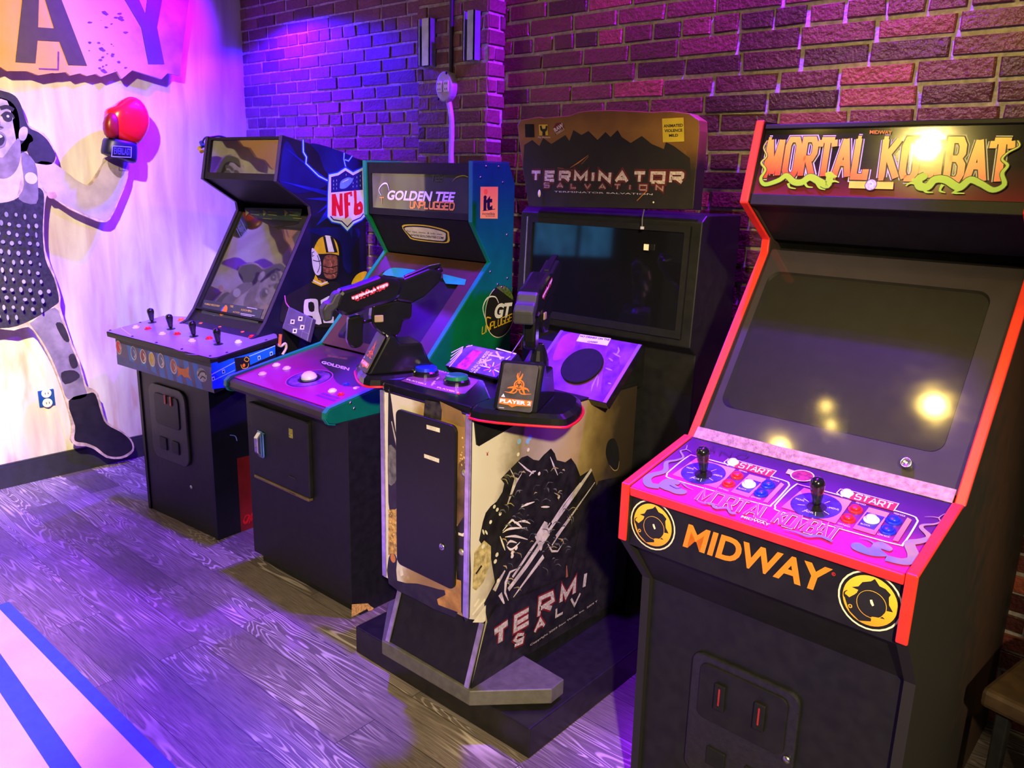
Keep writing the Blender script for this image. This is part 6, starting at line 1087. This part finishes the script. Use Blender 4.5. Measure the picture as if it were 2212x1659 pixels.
# boxing glove over the figure's raised fist
GL = Fr(0, 0); gx = -4.345
gq = lambda p, x=gx: Vector(F0.u(p, x))
glv = thing('boxing_glove', 'red boxing glove with blue cuff fixed on the raised arm of the cut-out girl', 'boxing glove', gq((256, 342), -4.39))
O = Vector(glv.location)
def limb(name, secs, m, parent, cap=True, sq=2.4, n=22):
    """loft of soft-cornered sections: (pixel centre, x, half width, half depth)"""
    bm = B(); rings = []
    C = [gq(p, x)-O for p, x, a, b in secs]
    for i, (p, x, a, b) in enumerate(secs):
        d = (C[min(i+1, len(C)-1)]-C[max(i-1, 0)]).normalized(); w = Vector((1, 0, 0)).cross(d).normalized(); e = d.cross(w)
        rg = []
        for k in range(n):
            t = 2*math.pi*k/n; ct, st = math.cos(t), math.sin(t); rg.append(bm.verts.new(C[i]+w*a*math.copysign(abs(ct)**(2/sq), ct)+e*b*math.copysign(abs(st)**(2/sq), st)))
        rings.append(rg)
    for i in range(len(rings)-1):
        for k in range(n): bm.faces.new((rings[i][k], rings[i][(k+1) % n], rings[i+1][(k+1) % n], rings[i+1][k]))
    bm.faces.new(rings[0][::-1]); bm.faces.new(rings[-1]); bmesh.ops.recalc_face_normals(bm, faces=bm.faces[:])
    o = obj(name, bm, m, parent, smooth=True); s = o.modifiers.new('soft', 'SUBSURF'); s.levels = 1; s.render_levels = 1; return o
GR = mat('red_glove_leather', (.85, .012, .02), .25, 0, .08, 12, .5, .3)
limb('mitt', [((262, 306), gx, .075, .055), ((266, 290), gx, .094, .065), ((273, 265), gx, .112, .074), ((277, 245), gx, .110, .074), ((275, 228), gx, .088, .066), ((270, 218), gx, .060, .048), ((267, 213), gx, .025, .02)], GR, glv)
limb('thumb', [((244, 300), gx+.03, .03, .03), ((238, 280), gx+.04, .038, .036), ((240, 258), gx+.04, .036, .035), ((246, 244), gx+.035, .016, .018)], mat('dark_red_leather', (.30, .01, .012), .35), glv)
cuf = limb('cuff', [((256, 344), gx, .086, .056), ((257, 340), gx, .090, .06), ((260, 306), gx, .084, .06), ((260, 302), gx, .078, .056)], mat('blue_black_cuff', (.012, .01, .06), .4), glv)
A2 = Art(F0, (gx+.064, 1, 0), (gx+.064, 2, 0), (gx+.064, 1, 1)); A2.text('EVERLAST', (246, 333), (283, 336), (246, 318), mat('blue_label_print', (.08, .06, .5), .4), .03)
A2.stroke([(243, 315), (284, 318), (283, 340), (241, 338)], .004, mat('pale_blue_trim', (.3, .3, .8), .4), True)
A2.h = .001; ap = A2.done('cuff_label', cuf)
for v in ap.data.vertices: v.co = v.co-O
# wall outlets
pq = lambda p, x: Vector(F0.u(p, x))
a, b = pq((86, 880), WX+.008), pq((116, 840), WX+.008)
bm = B(); bx(bm, WX, WX+.008, a.y, b.y, a.z, b.z); ou = obj('wall_outlet', bm, mat('blue_steel_plate', (.02, .10, .5), .35, .3), None, .002); tag(ou, 'white duplex outlet in a blue plate low on the white wall', 'outlet')
cy_, cz_ = (a.y+b.y)/2, (a.z+b.z)/2
for s_ in (-1, 1):
    bm = B(); lathe(bm, (WX+.008, cy_, cz_+s_*.026), (1, 0, 0), [(0, .024), (.005, .024), (.007, .021), (.007, .0004)], 20); f_ = obj('receptacle', bm, WHITE, ou)
    for d_ in (-.007, .007): bm = B(); bx(bm, WX+.0145, WX+.0156, cy_+d_-.0015, cy_+d_+.0015, cz_+s_*.026-.005, cz_+s_*.026+.006); obj('slot', bm, BLK, f_)
pf = lambda p, y=PY-.012: Vector(F0.v(p, y))
ob = thing('outlet_box', 'round grey outlet box with two white sockets on the brick pillar', 'outlet', pf((968, 188)))
O = Vector(ob.location); c = Vector((0, 0, 0))
bm = B(); ell_ = [(0, .0), (0, .058), (.03, .058), (.04, .052), (.042, .0004)]; lathe(bm, c+Vector((0, .012, 0)), (0, -1, 0), ell_[1:], 28)
for v in bm.verts: v.co.z *= 1.12; v.co.x *= .88
obj('box', bm, mat('grey_cast_metal', (.55, .5, .52), .45, .1), ob, .003)
for s_ in (-1, 1):
    bm = B(); bx(bm, s_*.021-.015, s_*.021+.015, -.034, -.028, -.024, .022); r_ = obj('socket', bm, WHITE, ob, .004)
    for z in (-.012, .010):
        bm = B(); bx(bm, s_*.021-.007, s_*.021-.004, -.0348, -.0338, z-.004, z+.004); bx(bm, s_*.021+.004, s_*.021+.007, -.0348, -.0338, z-.004, z+.004); obj('slot', bm, BLK, r_)
for p in ((.018, .052), (-.030, -.050)): bolt(ob, (p[0], -.028, p[1]), (0, -1, 0), .006, BLK)
pth = [pf(p) for p in ((968, 210), (973, 235), (976, 262), (976, 300), (975, 352), (976, 420))]; pth += [Vector((pth[-1].x, pth[-1].y, .9))]
bm = B(); tube(bm, spline(pth, 5), .0125, 12); cdt = obj('conduit', bm, mat('white_conduit_paint', (.72, .68, .74), .4, 0, .06), None, 0, True); tag(cdt, 'white bent conduit running down from the pillar outlet box', 'conduit')
bm = B(); p1, p2 = pf((974, 164)), pf((976, 0)); tube(bm, [p1+Vector((0, 0, -.004)), p1, Vector((p2.x, p2.y, p2.z)), Vector((p2.x, p2.y, 3.2))], .010, 12); cdt = obj('conduit', bm, mat('dark_conduit_paint', (.03, .025, .04), .4), None, 0, True); tag(cdt, 'dark straight conduit rising above the pillar outlet box', 'conduit')
STL = mat('blue_grey_strut', (.36, .42, .55), .35, .6, .1, 30)
for (tl, br), lb in ((((908, 43), (933, 144)), 'blue-grey steel strut channel left of the dark conduit on the pillar'), (((1004, 26), (1030, 132)), 'blue-grey steel strut channel right of the dark conduit on the pillar')):
    a, b = pf((tl[0], br[1]), PY-.03), pf((br[0], tl[1]), PY-.03); x0, x1 = a.x, b.x; z0, z1 = (pf((tl[0], br[1]), PY-.03).z), (pf((tl[0], tl[1]), PY-.03).z)
    bm = B(); t_ = .005; y0_, y1_ = PY-.045, PY-.002
    bx(bm, x0, x1, y1_-t_, y1_, z0, z1); bx(bm, x0, x0+t_, y0_, y1_, z0, z1); bx(bm, x1-t_, x1, y0_, y1_, z0, z1); bx(bm, x0, x0+.010, y0_, y0_+t_, z0, z1); bx(bm, x0+.026, x1, y0_, y0_+t_, z0, z1)
    o = obj('strut_channel', bm, STL, None); tag(o, lb, 'bracket', 'strut channels on the pillar')
# cable lying over the top corner of the football cabinet
CT = lambda p, u=-.57: N.M @ N.u(p, u-.02)
pts = [CT(p) for p in ((447, 372), (448, 340), (446, 318), (444, 304), (456, 297), (472, 295), (486, 297), (500, 303))]
wc = thing('power_cable', 'thin dark cable with yellow and blue plugs over the football cabinet corner', 'cable', pts[2]); O = Vector(wc.location)
bm = B(); tube(bm, [p-O for p in spline([CT(p, -.585) for p in ((435, 322), (437, 309), (443, 298), (456, 296), (472, 294), (486, 297), (500, 303), (516, 308))], 5)], .0045, 8); obj('cord', bm, mat('dark_blue_cable', (.03, .02, .10), .4), wc, 0, True)
c = CT((433, 322), -.59)-O; bm = B(); tube(bm, [c+Vector((-.012, 0, .006)), c+Vector((.012, 0, -.012))], .011, 10); obj('yellow_plug', bm, mat('yellow_plug_plastic', (.85, .62, .03), .4), wc)
c = CT((437, 312), -.59)-O; bm = B(); tube(bm, [c+Vector((-.008, 0, .012)), c+Vector((.008, 0, -.01))], .011, 10); obj('blue_plug', bm, mat('blue_plug_plastic', (.03, .08, .5), .4), wc)
# ------------------------------------------------------------------ seat cut off by the right edge of the view
BRN = mat('dim_brown_wood', (.05, .028, .012), .5, 0, .3, 18); s0 = F0.z((2120, 1485), .45)
ST = Fr(s0.x, s0.y, -12)
seat = thing('wooden_chair', 'dim brown wooden chair cut off by the right edge beside the fighting game cabinet', 'chair', ST.o, ST.yaw)
bm = B(); bx(bm, 0, .42, 0, .40, .40, .45); obj('seat', bm, BRN, seat, .012)
bm = B(); ext(bm, [(.03, .36, .45), (.39, .36, .45), (.40, .44, .86), (.02, .44, .86)], (0, .025, 0)); obj('backrest', bm, mat('olive_brown_wood', (.07, .045, .012), .5, 0, .25, 14), seat, .008)
for x in (.03, .37):
    for y in (.03, .35): bm = B(); bx(bm, x, x+.03, y, y+.03, 0, .40); obj('leg', bm, BLK, seat, .004)
